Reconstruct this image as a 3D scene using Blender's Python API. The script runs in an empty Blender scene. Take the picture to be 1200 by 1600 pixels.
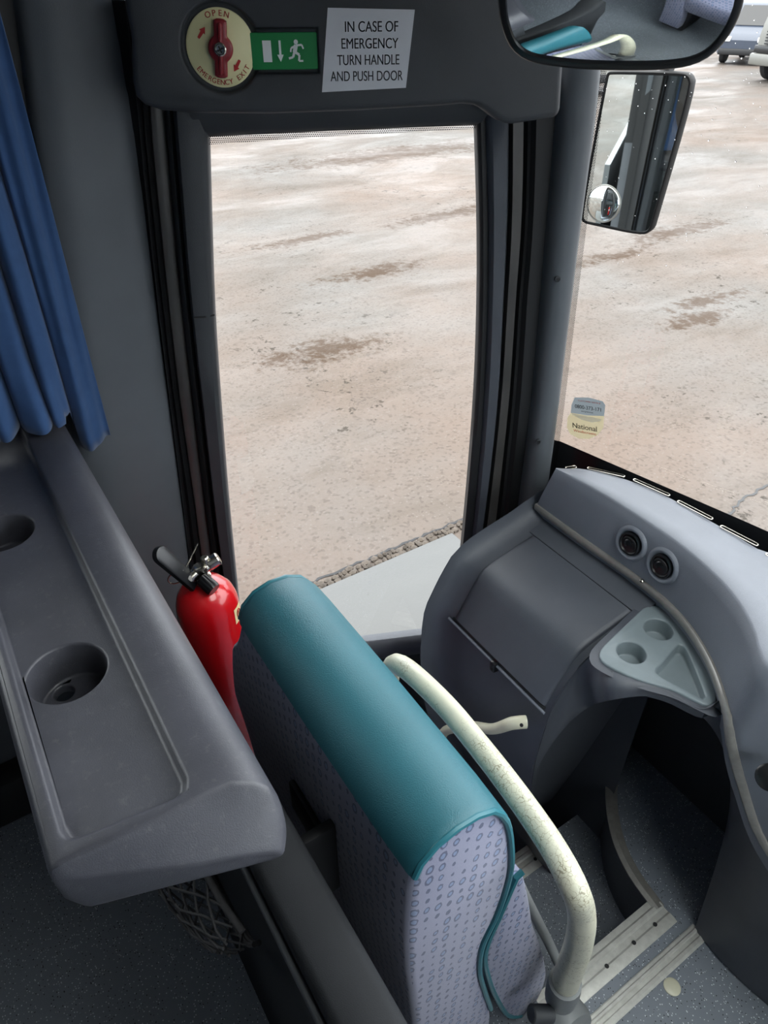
import bpy, bmesh, math, random
from mathutils import Vector, Matrix
random.seed(7)
S = bpy.context.scene
COL = S.collection

# ------------------------------------------------------------------ camera
# X = towards the front of the coach, Y = towards its near (door) side, Z = up, aisle floor at z = 0
F_PX, PITCH, YAW = 1109.0, math.radians(37), math.radians(33)
CAM = Vector((0, 0, 1.6))
FW = Vector((math.sin(YAW)*math.cos(PITCH), math.cos(YAW)*math.cos(PITCH), -math.sin(PITCH)))
RT = Vector((math.cos(YAW), -math.sin(YAW), 0))
UP = RT.cross(FW)
cam_d = bpy.data.cameras.new('camera')
cam_d.sensor_fit = 'HORIZONTAL'; cam_d.sensor_width = 36; cam_d.lens = F_PX/1200*36
cam_d.clip_start = 0.02; cam_d.clip_end = 400
cam = bpy.data.objects.new('camera', cam_d); COL.objects.link(cam)
cam.matrix_world = Matrix(((RT.x, UP.x, -FW.x, CAM.x), (RT.y, UP.y, -FW.y, CAM.y), (RT.z, UP.z, -FW.z, CAM.z), (0, 0, 0, 1)))
S.camera = cam

# ------------------------------------------------------------------ world (overcast sky) and exposure
W = bpy.data.worlds.new('overcast'); S.world = W; W.use_nodes = True
wn = W.node_tree; wn.nodes.clear()
wo = wn.nodes.new('ShaderNodeOutputWorld'); wb = wn.nodes.new('ShaderNodeBackground')
wtc = wn.nodes.new('ShaderNodeTexCoord'); wsep = wn.nodes.new('ShaderNodeSeparateXYZ')
wr = wn.nodes.new('ShaderNodeValToRGB')
wn.links.new(wtc.outputs['Generated'], wsep.inputs[0]); wn.links.new(wsep.outputs['Z'], wr.inputs[0])
wr.color_ramp.elements[0].position = 0.0; wr.color_ramp.elements[0].color = (0.33, 0.35, 0.385, 1)
wr.color_ramp.elements[1].position = 1.0; wr.color_ramp.elements[1].color = (1.0, 1.0, 1.0, 1)
wn.links.new(wr.outputs[0], wb.inputs[0]); wb.inputs[1].default_value = 9.0
wn.links.new(wb.outputs[0], wo.inputs[0])
S.view_settings.view_transform = 'Standard'; S.view_settings.look = 'None'
S.view_settings.exposure = 0.0; S.view_settings.gamma = 1.0
try: S.view_settings.use_curve_mapping = False
except Exception: pass

# ------------------------------------------------------------------ measuring helpers (pixel of the photo -> point on a real plane)
def ray(x, y): return FW + RT*((x-600)/F_PX) - UP*((y-800)/F_PX)
def hz(x, y, z):
    r = ray(x, y); return CAM + r*((z-CAM.z)/r.z)
def hp(x, y, p, n):
    r = ray(x, y); p = Vector(p); n = Vector(n); return CAM + r*((p-CAM).dot(n)/r.dot(n))
def hx(x, y, X): return hp(x, y, (X, 0, 0), (1, 0, 0))
def hy(x, y, Y): return hp(x, y, (0, Y, 0), (0, 1, 0))

# ------------------------------------------------------------------ materials
def lin(c):
    return tuple(((v/255)/12.92 if v/255 <= .04045 else ((v/255+.055)/1.055)**2.4) for v in c)
class NT:
    def __init__(s, name):
        s.m = bpy.data.materials.new(name); s.m.use_nodes = True; s.t = s.m.node_tree; s.t.nodes.clear()
        s.out = s.t.nodes.new('ShaderNodeOutputMaterial')
    def n(s, typ, ins=None, **kw):
        nd = s.t.nodes.new('ShaderNode'+typ)
        for k, v in kw.items(): setattr(nd, k, v)
        for k, v in (ins or {}).items():
            sock = nd.inputs[k]
            if hasattr(v, 'is_output') or isinstance(v, bpy.types.NodeSocket): s.t.links.new(v, sock)
            else: sock.default_value = v
        return nd
    def math(s, op, a, b=0.0, c=0.0): return s.n('Math', {0: a, 1: b, 2: c}, operation=op).outputs[0]
    def mix(s, f, a, b):
        nd = s.n('Mix', data_type='RGBA')
        for k, v in ((0, f), (6, a), (7, b)):
            if isinstance(v, bpy.types.NodeSocket): s.t.links.new(v, nd.inputs[k])
            else: nd.inputs[k].default_value = v if k == 0 else (tuple(v)+(1,) if len(v) == 3 else v)
        return nd.outputs[2]
    def ramp(s, f, stops):
        nd = s.n('ValToRGB', {0: f}); e = nd.color_ramp.elements
        while len(e) > 2: e.remove(e[-1])
        while len(e) < len(stops): e.new(0.5)
        for i, (p, c) in enumerate(stops):
            e[i].position = p
            e[i].color = (c, c, c, 1) if not hasattr(c, '__len__') else tuple(c)+(1,)
        return nd.outputs[0]
    def noise(s, scale, detail=4, rough=.55, vec=None, dist=0):
        ins = {'Scale': scale, 'Detail': detail, 'Roughness': rough, 'Distortion': dist}
        if vec is not None: ins['Vector'] = vec
        return s.n('TexNoise', ins).outputs[0]
    def obj(s): return s.n('TexCoord').outputs['Object']
    def scaled(s, vec, sc): return s.n('Mapping', {0: vec, 3: sc}).outputs[0]
    def bump(s, h, strength, dist): return s.n('Bump', {'Height': h, 'Strength': strength, 'Distance': dist}).outputs[0]
    def principled(s, col, rough, metal=0, normal=None, spec=.5, coat=0, sheen=0):
        ins = {'Roughness': rough, 'Metallic': metal, 'Specular IOR Level': spec, 'Coat Weight': coat, 'Sheen Weight': sheen}
        nd = s.n('BsdfPrincipled', ins)
        if isinstance(col, bpy.types.NodeSocket): s.t.links.new(col, nd.inputs['Base Color'])
        else: nd.inputs['Base Color'].default_value = tuple(col)+(1,)
        if normal is not None: s.t.links.new(normal, nd.inputs['Normal'])
        s.t.links.new(nd.outputs[0], s.out.inputs[0]); return nd
MATS = {}
def simple(name, rgb, rough=.5, metal=0, var=.12, vscale=14, bump=0, bscale=600, coat=0, spec=.5, sheen=0):
    if name in MATS: return MATS[name]
    t = NT(name); c = lin(rgb); v = t.obj()
    f = t.ramp(t.noise(vscale, 5, .6, v), [(.3, 0.0), (.7, 1.0)])
    col = t.mix(f, tuple(x*(1-var) for x in c), tuple(min(1, x*(1+var)) for x in c))
    nrm = t.bump(t.noise(bscale, 3, .6, v), bump, .002) if bump else None
    t.principled(col, rough, metal, nrm, spec, coat, sheen)
    MATS[name] = t.m; return t.m

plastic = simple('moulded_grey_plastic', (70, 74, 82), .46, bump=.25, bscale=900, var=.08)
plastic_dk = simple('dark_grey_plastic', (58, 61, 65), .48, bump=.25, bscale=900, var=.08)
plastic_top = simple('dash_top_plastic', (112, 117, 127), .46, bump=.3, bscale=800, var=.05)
pillar_grey = simple('pillar_grey_plastic', (92, 97, 102), .5, var=.1, vscale=5, bump=.1)
partition_mat = simple('partition_plastic', (36, 38, 41), .7, var=.08, bump=.2, bscale=900, spec=.25)  # darkened so the colour carries the shadow of someone standing at the camera
black = simple('black_rubber', (26, 27, 29), .55, var=.1)
mirror_black = simple('mirror_shell_black', (10, 10, 11), .6, var=.05, spec=.2)
black_gloss = simple('black_plastic', (18, 19, 21), .3, var=.05)
seal_brown = simple('worn_seal_rubber', (70, 68, 66), .35, var=.25, vscale=8)
alu = simple('aluminium_trim', (196, 196, 190), .38, .35, var=.12, vscale=60, bump=.1, bscale=300)
alu_dull = simple('dull_metal_trim', (150, 148, 143), .38, .45, var=.12, vscale=60)
steel = simple('nickel', (190, 186, 175), .22, 1.0, var=.1, vscale=80)
red = simple('red_enamel', (205, 12, 22), .25, var=.04, coat=.6)
teal = simple('teal_vinyl', (37, 96, 108), .42, var=.06, vscale=9, bump=.35, bscale=700)
teal_pipe = simple('teal_piping', (40, 104, 116), .38, var=.05)
tray_mat = simple('blue_grey_plastic', (114, 125, 130), .42, var=.08, vscale=20, bump=.1)
cream_disc = simple('cream_plastic', (226, 220, 170), .4, var=.05)
maroon = simple('maroon_plastic', (128, 30, 38), .38, var=.1)
red_print = simple('red_print', (178, 40, 40), .5, var=.02)
green = simple('green_sign', (10, 122, 62), .4, var=.04)
white = simple('white_print', (225, 228, 228), .5, var=.03)
paper = simple('white_paper', (206, 208, 214), .6, var=.03)
ink = simple('black_ink', (30, 32, 36), .6, var=.02)
yellow_lbl = simple('label_cream', (235, 215, 160), .5, var=.02)
concrete = None
ceil_mat = simple('ceiling_fabric', (150, 150, 150), .8, var=.06)
wall_mat = simple('coach_wall_lining', (84, 87, 92), .6, var=.08)
ext_grey = simple('coach_body_paint', (96, 100, 102), .25, var=.05, coat=.4)
ext_red = simple('coach_red_stripe', (150, 24, 28), .25, var=.05, coat=.4)
orange_print = simple('orange_print', (222, 100, 70), .5, var=.02)
def mk_film(name, rgb):
    t = NT(name); c = tuple(lin(rgb))+(1,)
    t.t.links.new(t.n('MixShader', {0: .5, 1: t.n('BsdfDiffuse', {'Color': c}).outputs[0], 2: t.n('BsdfTranslucent', {'Color': c}).outputs[0]}).outputs[0], t.out.inputs[0]); return t.m
silver_lbl = mk_film('sticker_silver_film', (140, 148, 152)); cream_lbl = mk_film('sticker_cream_film', (200, 188, 156)); film_white = mk_film('sticker_white_film', (240, 240, 235))
car_white = simple('vehicle_white_paint', (104, 104, 99), .4, var=.05, coat=.2)
car_red = simple('vehicle_red_paint', (150, 40, 40), .3, var=.05, coat=.5)
car_blue = simple('vehicle_blue_panel', (46, 54, 68), .4, var=.08)
tyre = simple('tyre_rubber', (32, 32, 34), .8, var=.1)
net_mat = simple('net_cord', (46, 46, 48), .8, var=.2, vscale=60)
grey_hinge = simple('grey_hinge_plastic', (122, 126, 128), .5, var=.06)
skin_none = None

def mk_glass(name, tint=(.96, .98, .97)):
    t = NT(name)
    fr = t.n('Fresnel', {'IOR': 1.27}).outputs[0]
    tr = t.n('BsdfTransparent', {'Color': tuple(tint)+(1,)}).outputs[0]
    gl = t.n('BsdfGlossy', {'Color': (1, 1, 1, 1), 'Roughness': 0.0}).outputs[0]
    mx = t.n('MixShader', {0: fr, 1: tr, 2: gl}).outputs[0]
    t.t.links.new(mx, t.out.inputs[0]); return t.m
glass = mk_glass('window_glass')
def mk_mirror(name, c=(.86, .9, .9)):
    t = NT(name); t.principled(c, .02, 1.0); return t.m
mirror_mat = mk_mirror('silvered_mirror')
mirror_wet = mk_mirror('wet_mirror', (.74, .80, .79))
def mk_frit():
    # dot-screen ceramic print on the glass edge: black dots on clear glass
    t = NT('frit_dots'); uv = t.n('UVMap').outputs[0]
    sp = t.n('SeparateXYZ', {0: uv}); 
    row = t.math('FLOOR', t.math('MULTIPLY', sp.outputs[1], 1/.0026))
    u = t.math('FRACT', t.math('ADD', t.math('MULTIPLY', sp.outputs[0], 1/.003), t.math('MULTIPLY', row, .5)))
    v = t.math('FRACT', t.math('MULTIPLY', sp.outputs[1], 1/.0026))
    du = t.math('SUBTRACT', u, .5); dv = t.math('SUBTRACT', v, .5)
    d = t.math('SQRT', t.math('ADD', t.math('MULTIPLY', du, du), t.math('MULTIPLY', dv, dv)))
    m = t.math('LESS_THAN', d, .36)
    tr = t.n('BsdfTransparent').outputs[0]; df = t.n('BsdfDiffuse', {'Color': (.012, .012, .014, 1)}).outputs[0]
    t.t.links.new(t.n('MixShader', {0: m, 1: tr, 2: df}).outputs[0], t.out.inputs[0]); return t.m
frit = mk_frit()
def mk_drop():
    t = NT('rain_water'); g = t.n('BsdfGlass', {'Color': (1, 1, 1, 1), 'Roughness': 0.0, 'IOR': 1.33}).outputs[0]
    t.t.links.new(g, t.out.inputs[0]); return t.m
drop_mat = mk_drop()

def mk_vinyl(name, base, fleck):
    t = NT(name); v = t.obj()
    n1 = t.noise(6, 4, .6, v)
    c = lin(base); col = t.mix(n1, tuple(x*.85 for x in c), tuple(x*1.15 for x in c))
    vo = t.n('TexVoronoi', {'Vector': v, 'Scale': 230.0}, feature='F1')
    wn_ = t.n('SeparateColor', {0: vo.outputs['Color']})
    near = t.math('LESS_THAN', vo.outputs['Distance'], .27)
    wsel = t.math('MULTIPLY', near, t.math('GREATER_THAN', wn_.outputs[0], .66))
    bsel = t.math('MULTIPLY', near, t.math('LESS_THAN', wn_.outputs[0], .20))
    col = t.mix(wsel, col, lin(fleck)); col = t.mix(bsel, col, (.012, .012, .014))
    t.principled(col, .5, normal=t.bump(t.noise(500, 3, .6, v), .15, .002)); return t.m
vinyl = mk_vinyl('speckled_vinyl_floor', (116, 123, 132), (200, 206, 214))

def mk_fabric():
    t = NT('dotted_seat_moquette'); uv = t.n('UVMap').outputs[0]; sp = t.n('SeparateXYZ', {0: uv})
    def layer(cu, cv, off, lo, hi, thr):
        u0 = t.math('ADD', t.math('MULTIPLY', sp.outputs[0], 1/cu), off)
        colid = t.math('FLOOR', u0)
        v0 = t.math('ADD', t.math('MULTIPLY', sp.outputs[1], 1/cv), t.math('MULTIPLY', t.math('MODULO', t.math('ABSOLUTE', colid), 2.0), .5))
        vid = t.math('FLOOR', v0)
        du = t.math('SUBTRACT', t.math('FRACT', u0), .5); dv = t.math('SUBTRACT', t.math('FRACT', v0), .5)
        cell = t.n('CombineXYZ', {0: colid, 1: vid, 2: off}).outputs[0]
        rnd = t.n('TexWhiteNoise', {0: cell}, noise_dimensions='3D').outputs[0]
        wob = t.noise(240, 2, .5, t.n('CombineXYZ', {0: sp.outputs[0], 1: sp.outputs[1], 2: 0.0}).outputs[0])
        d = t.math('SQRT', t.math('ADD', t.math('MULTIPLY', du, du), t.math('MULTIPLY', t.math('MULTIPLY', dv, dv), .8)))
        d = t.math('ADD', d, t.math('MULTIPLY', t.math('SUBTRACT', wob, .5), .16))
        r = t.n('MapRange', {0: rnd, 3: lo, 4: hi}).outputs[0]
        return t.math('LESS_THAN', d, r), t.math('LESS_THAN', d, t.math('MULTIPLY', r, .58)), t.math('GREATER_THAN', rnd, thr)
    base = t.mix(t.noise(900, 3, .6, t.obj()), lin((112, 115, 138)), lin((142, 145, 168)))
    o, i, big = layer(.016, .022, 0.0, .10, .36, .5)
    o = t.math('MULTIPLY', o, 1.0)
    col = t.mix(t.math('MULTIPLY', o, .78), base, lin((52, 62, 90)))
    col = t.mix(t.math('MULTIPLY', t.math('MULTIPLY', i, big), .6), col, lin((126, 146, 182)))
    t.principled(col, .95, normal=t.bump(t.math('SUBTRACT', t.noise(1200, 2, .6, t.obj()), t.math('MULTIPLY', o, .7)), .35, .002), spec=.15, sheen=.25)
    return t.m
fabric = mk_fabric()

def mk_shelf():
    t = NT('worn_shelf_plastic'); v = t.obj()
    c = lin((69, 70, 77))
    n1 = t.ramp(t.noise(9, 6, .65, v), [(.3, 0.0), (.75, 1.0)])
    col = t.mix(n1, tuple(x*.78 for x in c), tuple(x*1.22 for x in c))
    wear = t.ramp(t.noise(110, 5, .7, v), [(.56, 0.0), (.72, 1.0)])
    col = t.mix(t.math('MULTIPLY', wear, .10), col, lin((150, 152, 150)))
    rough = t.n('MapRange', {0: t.noise(14, 5, .6, v), 3: .30, 4: .48}).outputs[0]
    p = t.principled(col, .45, normal=t.bump(t.noise(700, 3, .6, v), .18, .002)); t.t.links.new(rough, p.inputs['Roughness']); return t.m
shelf_mat = mk_shelf()

def mk_cream():
    t = NT('crackled_cream_paint'); v = t.obj()
    c = t.mix(t.noise(22, 5, .6, v), lin((176, 178, 164)), lin((206, 203, 180)))
    vo = t.n('TexVoronoi', {'Vector': t.n('MixRGB', {0: .02, 1: v, 2: t.n('TexNoise', {'Vector': v, 'Scale': 60.0}).outputs[1]}).outputs[0], 'Scale': 140.0}, feature='DISTANCE_TO_EDGE').outputs[0]
    crack = t.math('MULTIPLY', t.math('LESS_THAN', vo, .035), t.ramp(t.noise(12, 3, .6, v), [(.38, 0.0), (.5, 1.0)]))
    c = t.mix(t.math('MULTIPLY', crack, .7), c, lin((112, 104, 78)))
    t.principled(c, .33, normal=t.bump(t.noise(150, 4, .6, v), .12, .003)); return t.m
cream = mk_cream()
cream_plain = simple('cream_handle_plastic', (196, 194, 172), .38, var=.06, vscale=30)

def mk_curtain():
    t = NT('blue_curtain_cloth'); v = t.obj()
    c = t.mix(t.noise(40, 4, .6, v), lin((40, 66, 104)), lin((54, 84, 126)))
    t.principled(c, .8, normal=t.bump(t.noise(1400, 2, .5, v), .2, .001), spec=.2, sheen=.2); return t.m
curtain_mat = mk_curtain()

GZ = -0.95
def wet_dimmed(c, k=.165): return tuple(v*k for v in lin(c))      # wet mineral surfaces, colour also dimmed to hold back outdoor brightness
def mk_ground():
    t = NT('wet_yard_surface'); v = t.obj()
    a = t.ramp(t.noise(.35, 6, .6, v), [(.35, 0.0), (.65, 1.0)])
    col = t.mix(a, wet_dimmed((200, 178, 163)), wet_dimmed((190, 184, 178)))
    st = t.noise(1.0, 7, .66, t.scaled(v, (.55, 1.5, 1)), .6)
    col = t.mix(t.ramp(st, [(.52, 0.0), (.68, .38)]), col, wet_dimmed((140, 124, 104)))
    agg = t.n('TexVoronoi', {'Vector': v, 'Scale': 55.0}, feature='F1')
    ac = t.n('SeparateColor', {0: agg.outputs['Color']}).outputs[0]
    col = t.mix(t.math('MULTIPLY', t.math('LESS_THAN', agg.outputs[0], .35), t.ramp(ac, [(.8, 0.0), (.95, .6)])), col, wet_dimmed((216, 206, 196)))
    col = t.mix(t.math('MULTIPLY', t.ramp(ac, [(.05, 1.0), (.25, 0.0)]), .35), col, wet_dimmed((120, 106, 96)))
    grit = t.ramp(t.noise(9, 6, .75, v), [(.59, 0.0), (.63, .85)])
    zone = t.ramp(t.noise(.5, 3, .5, v), [(.48, 0.0), (.6, 1.0)])
    col = t.mix(t.math('MULTIPLY', grit, zone), col, wet_dimmed((92, 80, 64)))
    # brown silt left by puddles and tyres: patches with an outline of their own
    for (px, py, r1, r2) in ((500, 548, .75, .28), (585, 425, .85, .26), (700, 335, 1.1, .3), (470, 375, .9, .22), (1090, 498, .5, .2), (1100, 470, .6, .2), (960, 400, .7, .2), (620, 240, 3, .8), (1060, 360, 1.2, .25)):
        g = hz(px, py, GZ)
        d = t.n('VectorMath', {0: v, 1: (g.x, g.y, GZ)}, operation='SUBTRACT').outputs[0]
        d = t.n('Mapping', {0: d, 2: (0, 0, math.radians(random.uniform(-50, 35))), 3: (1/r1, 1/r2, 1)}).outputs[0]
        ln = t.n('VectorMath', {0: d}, operation='LENGTH').outputs['Value']
        msk = t.math('SUBTRACT', t.math('MULTIPLY', t.noise(3.5, 6, .7, v), 2.2), ln)
        msk = t.math('ADD', msk, t.math('MULTIPLY', t.math('SUBTRACT', t.noise(13, 5, .7, v), .5), 2.6))
        col = t.mix(t.ramp(msk, [(.25, 0.0), (.8, .85)]), col, wet_dimmed((118, 86, 54)))
    wet = t.ramp(t.noise(.8, 6, .62, t.scaled(v, (.6, 1.2, 1)), .4), [(.38, 0.0), (.62, 1.0)])
    rough = t.n('MapRange', {0: wet, 3: .42, 4: .80}).outputs[0]
    h = t.math('ADD', t.math('MULTIPLY', t.noise(38, 6, .7, v), .4), t.noise(4, 5, .6, v))
    p = t.principled(col, .4, spec=.11, normal=t.bump(h, .35, .03)); t.t.links.new(rough, p.inputs['Roughness']); return t.m
ground_mat = mk_ground()
def mk_concrete():
    t = NT('smooth_wet_concrete'); v = t.obj()
    col = t.mix(t.noise(2.2, 7, .65, t.scaled(v, (1, 3, 1))), wet_dimmed((140, 142, 141)), wet_dimmed((160, 161, 158)))
    spot = t.ramp(t.noise(26, 3, .5, v), [(.74, 0.0), (.77, .6)])
    col = t.mix(spot, col, wet_dimmed((110, 106, 98)))
    t.principled(col, .42, normal=t.bump(t.noise(60, 5, .6, v), .12, .01)); return t.m
concrete = mk_concrete()
rubble_mat = simple('broken_mortar', (62, 54, 46), .75, var=.4, vscale=26, bump=.6, bscale=90)

# ------------------------------------------------------------------ mesh helpers
ORG = {}
def tag(o, label=None, cat=None, group=None, kind=None):
    if label: o['label'] = label
    if cat: o['category'] = cat
    if group: o['group'] = group
    if kind: o['kind'] = kind
    return o
def empty(name, loc, label, cat, group=None, kind=None):
    o = bpy.data.objects.new(name, None); COL.objects.link(o); o.location = loc; o.empty_display_size = .05
    ORG[o] = Vector(loc); return tag(o, label, cat, group, kind)
def finish(name, bm, mat, parent=None, sharp=38, smooth=True):
    """link the bmesh (world coordinates) as ONE object; under a parent the mesh is stored relative to the thing's base"""
    bmesh.ops.remove_doubles(bm, verts=bm.verts, dist=1e-6)
    bmesh.ops.recalc_face_normals(bm, faces=bm.faces)
    for f in bm.faces: f.smooth = smooth
    lim = math.radians(sharp)
    for e in bm.edges:
        e.smooth = not (len(e.link_faces) == 2 and e.calc_face_angle(0) > lim)
    if parent is not None: org = ORG[parent]
    else:
        zs = [v.co.z for v in bm.verts]; xs = [v.co.x for v in bm.verts]; ys = [v.co.y for v in bm.verts]
        org = Vector(((min(xs)+max(xs))/2, (min(ys)+max(ys))/2, min(zs)))
    bm.transform(Matrix.Translation(-org))
    me = bpy.data.meshes.new(name); bm.to_mesh(me); bm.free()
    me.materials.append(mat)
    o = bpy.data.objects.new(name, me); COL.objects.link(o)
    if parent is not None: o.parent = parent
    else: o.location = org
    ORG[o] = org; return o
def crom(pts, n, closed=False):
    pts = [Vector(p) for p in pts]; m = len(pts); out = []
    segs = m if closed else m-1
    lens = [max((pts[(i+1) % m]-pts[i]).length, 1e-6) for i in range(segs)]; L = sum(lens)
    cnt = n if closed else n-1
    for k in range(n):
        s = L*k/cnt; i = 0
        while i < segs-1 and s > lens[i]: s -= lens[i]; i += 1
        u = min(1, s/lens[i])
        g = (lambda j: pts[j % m]) if closed else (lambda j: pts[max(0, min(m-1, j))])
        p0, p1, p2, p3 = g(i-1), g(i), g(i+1), g(i+2)
        out.append(.5*((2*p1)+(p2-p0)*u+(2*p0-5*p1+4*p2-p3)*u*u+(3*p1-p0-3*p2+p3)*u**3))
    return out
def lerp_poly(pts, n):
    pts = [Vector(p) for p in pts]; lens = [(b-a).length for a, b in zip(pts, pts[1:])]; L = sum(lens); out = []
    for k in range(n):
        s = L*k/(n-1); i = 0
        while i < len(lens)-1 and s > lens[i]: s -= lens[i]; i += 1
        out.append(pts[i].lerp(pts[i+1], min(1, s/max(lens[i], 1e-9))))
    return out
def loft(bm, rows, cu=False, cv=False, cap=False):
    """rows of points -> quads; cu closes each row, cv closes the rows"""
    V = [[bm.verts.new(p) for p in r] for r in rows]; n = len(V[0]); R = len(V)
    for i in range(R if cv else R-1):
        for j in range(n if cu else n-1):
            q = (V[i][j], V[i][(j+1) % n], V[(i+1) % R][(j+1) % n], V[(i+1) % R][j])
            try: bm.faces.new(q)
            except ValueError: pass
    if cap and cu:
        for r in (V[0], V[-1]):
            try: bm.faces.new(r)
            except ValueError: pass
    return V
def tube(bm, path, r, n=14, caps=True, closed=False):
    P = [Vector(p) for p in path]; m = len(P); rows = []
    rs = r if hasattr(r, '__len__') else [r]*m
    t0 = (P[1]-P[0]).normalized(); a = t0.orthogonal().normalized()
    for i in range(m):
        if closed: t = (P[(i+1) % m]-P[i-1]).normalized()
        else: t = (P[min(i+1, m-1)]-P[max(i-1, 0)]).normalized()
        a = (a - t*a.dot(t)).normalized(); b = t.cross(a)
        rows.append([P[i]+(a*math.cos(2*math.pi*k/n)+b*math.sin(2*math.pi*k/n))*rs[i] for k in range(n)])
    loft(bm, rows, cu=True, cv=closed, cap=caps and not closed)
def lathe(bm, prof, M=Matrix(), n=32):
    rows = [[M @ Vector((r*math.cos(2*math.pi*k/n), r*math.sin(2*math.pi*k/n), z)) for k in range(n)] for r, z in prof]
    loft(bm, rows, cu=True, cap=True)
def frame(o, xa, za):
    """matrix with origin o, local z along za, local x near xa"""
    z = Vector(za).normalized(); x = Vector(xa); x = (x-z*x.dot(z)).normalized(); y = z.cross(x); o = Vector(o)
    return Matrix(((x.x, y.x, z.x, o.x), (x.y, y.y, z.y, o.y), (x.z, y.z, z.z, o.z), (0, 0, 0, 1)))
def box(bm, lo, hi, M=Matrix(), bev=0, seg=2):
    b2 = bmesh.new(); bmesh.ops.create_cube(b2, size=1)
    lo = Vector(lo); hi = Vector(hi); c = (lo+hi)/2; s = hi-lo
    for v in b2.verts: v.co = Vector((v.co.x*s.x, v.co.y*s.y, v.co.z*s.z))+c
    if bev: bmesh.ops.bevel(b2, geom=b2.edges[:], offset=bev, segments=seg, profile=.5, affect='EDGES')
    b2.transform(M); join(bm, b2)
def join(bm, b2):
    me = bpy.data.meshes.new('tmp'); b2.to_mesh(me); b2.free(); bm.from_mesh(me); bpy.data.meshes.remove(me)
def prism(bm, outline, z0, z1, M=Matrix(), bev=0, seg=3, only_top=False):
    b2 = bmesh.new()
    lo = [b2.verts.new((p[0], p[1], z0)) for p in outline]; hi = [b2.verts.new((p[0], p[1], z1)) for p in outline]
    n = len(lo); b2.faces.new(lo[::-1]); ft = b2.faces.new(hi)
    for i in range(n): b2.faces.new((lo[i], lo[(i+1) % n], hi[(i+1) % n], hi[i]))
    bmesh.ops.recalc_face_normals(b2, faces=b2.faces)
    if bev:
        ed = list(ft.edges) if only_top else [e for f in (ft,) for e in f.edges]
        bmesh.ops.bevel(b2, geom=ed, offset=bev, segments=seg, profile=.5, affect='EDGES')
    b2.transform(M); join(bm, b2)
def rrect(w, h, r, n=6):
    out = []
    for cx, cy, a0 in ((w/2-r, h/2-r, 0), (-w/2+r, h/2-r, 90), (-w/2+r, -h/2+r, 180), (w/2-r, -h/2+r, 270)):
        for k in range(n+1):
            a = math.radians(a0+90*k/n); out.append((cx+r*math.cos(a), cy+r*math.sin(a)))
    return out
def circle(r, n=32, cx=0, cy=0): return [(cx+r*math.cos(2*math.pi*k/n), cy+r*math.sin(2*math.pi*k/n)) for k in range(n)]
def carve(bm, cutters, bev=0, seg=3, ang=35):
    """boolean difference, then a rounded edge; returns a new bmesh"""
    def mk(b):
        bmesh.ops.recalc_face_normals(b, faces=b.faces)
        me = bpy.data.meshes.new('tmp'); b.to_mesh(me); b.free(); o = bpy.data.objects.new('tmp', me); COL.objects.link(o); return o
    a = mk(bm); cs = [mk(c) for c in cutters]
    for c in cs:
        md = a.modifiers.new('b', 'BOOLEAN'); md.operation = 'DIFFERENCE'; md.object = c; md.solver = 'EXACT'
    if bev:
        md = a.modifiers.new('v', 'BEVEL'); md.width = bev; md.segments = seg; md.limit_method = 'ANGLE'; md.angle_limit = math.radians(ang); md.use_clamp_overlap = False
    dg = bpy.context.evaluated_depsgraph_get(); dg.update()
    me = bpy.data.meshes.new_from_object(a.evaluated_get(dg)); out = bmesh.new(); out.from_mesh(me)
    bpy.data.meshes.remove(me)
    for o in [a]+cs:
        m = o.data; bpy.data.objects.remove(o); bpy.data.meshes.remove(m)
    return out
def text_bm(bm, s, size, M, depth=.0004, align='CENTER', sx=1.0):
    cu = bpy.data.curves.new('tmp', 'FONT'); cu.body = s; cu.size = size; cu.align_x = align; cu.extrude = depth
    o = bpy.data.objects.new('tmp', cu); COL.objects.link(o)
    dg = bpy.context.evaluated_depsgraph_get(); dg.update()
    me = bpy.data.meshes.new_from_object(o.evaluated_get(dg)); b2 = bmesh.new(); b2.from_mesh(me)
    b3 = b2.copy()                       # second pass a hair to the right for a bolder stroke
    for v in b3.verts: v.co.x += .022*size
    b2.transform(M); join(bm, b2); b3.transform(M); join(bm, b3)
    bpy.data.objects.remove(o); bpy.data.curves.remove(cu); bpy.data.meshes.remove(me)
def part(name, mat, parent, fn, sharp=38, smooth=True, label=None):
    bm = bmesh.new(); fn(bm); o = finish(name, bm, mat, parent, sharp, smooth)
    if label: o['label'] = label
    return o
def struct(name, mat, label, cat, fn, sharp=38, smooth=True):
    bm = bmesh.new(); fn(bm); o = finish(name, bm, mat, None, sharp, smooth); return tag(o, label, cat, kind='structure')
def set_uv(o, fn):
    me = o.data; uv = me.uv_layers.new(name='UVMap')
    for p in me.polygons:
        for li in p.loop_indices: uv.data[li].uv = fn(me.vertices[me.loops[li].vertex_index].co, p.normal)

# ================================================================== OUTSIDE
def g_ground(bm):
    loft(bm, [[(-30, -25, GZ), (70, -25, GZ)], [(-30, 70, GZ), (70, 70, GZ)]])
ground = struct('ground', ground_mat, 'wet pinkish grey yard surface with brown silt outside the coach', 'ground', g_ground)
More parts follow.
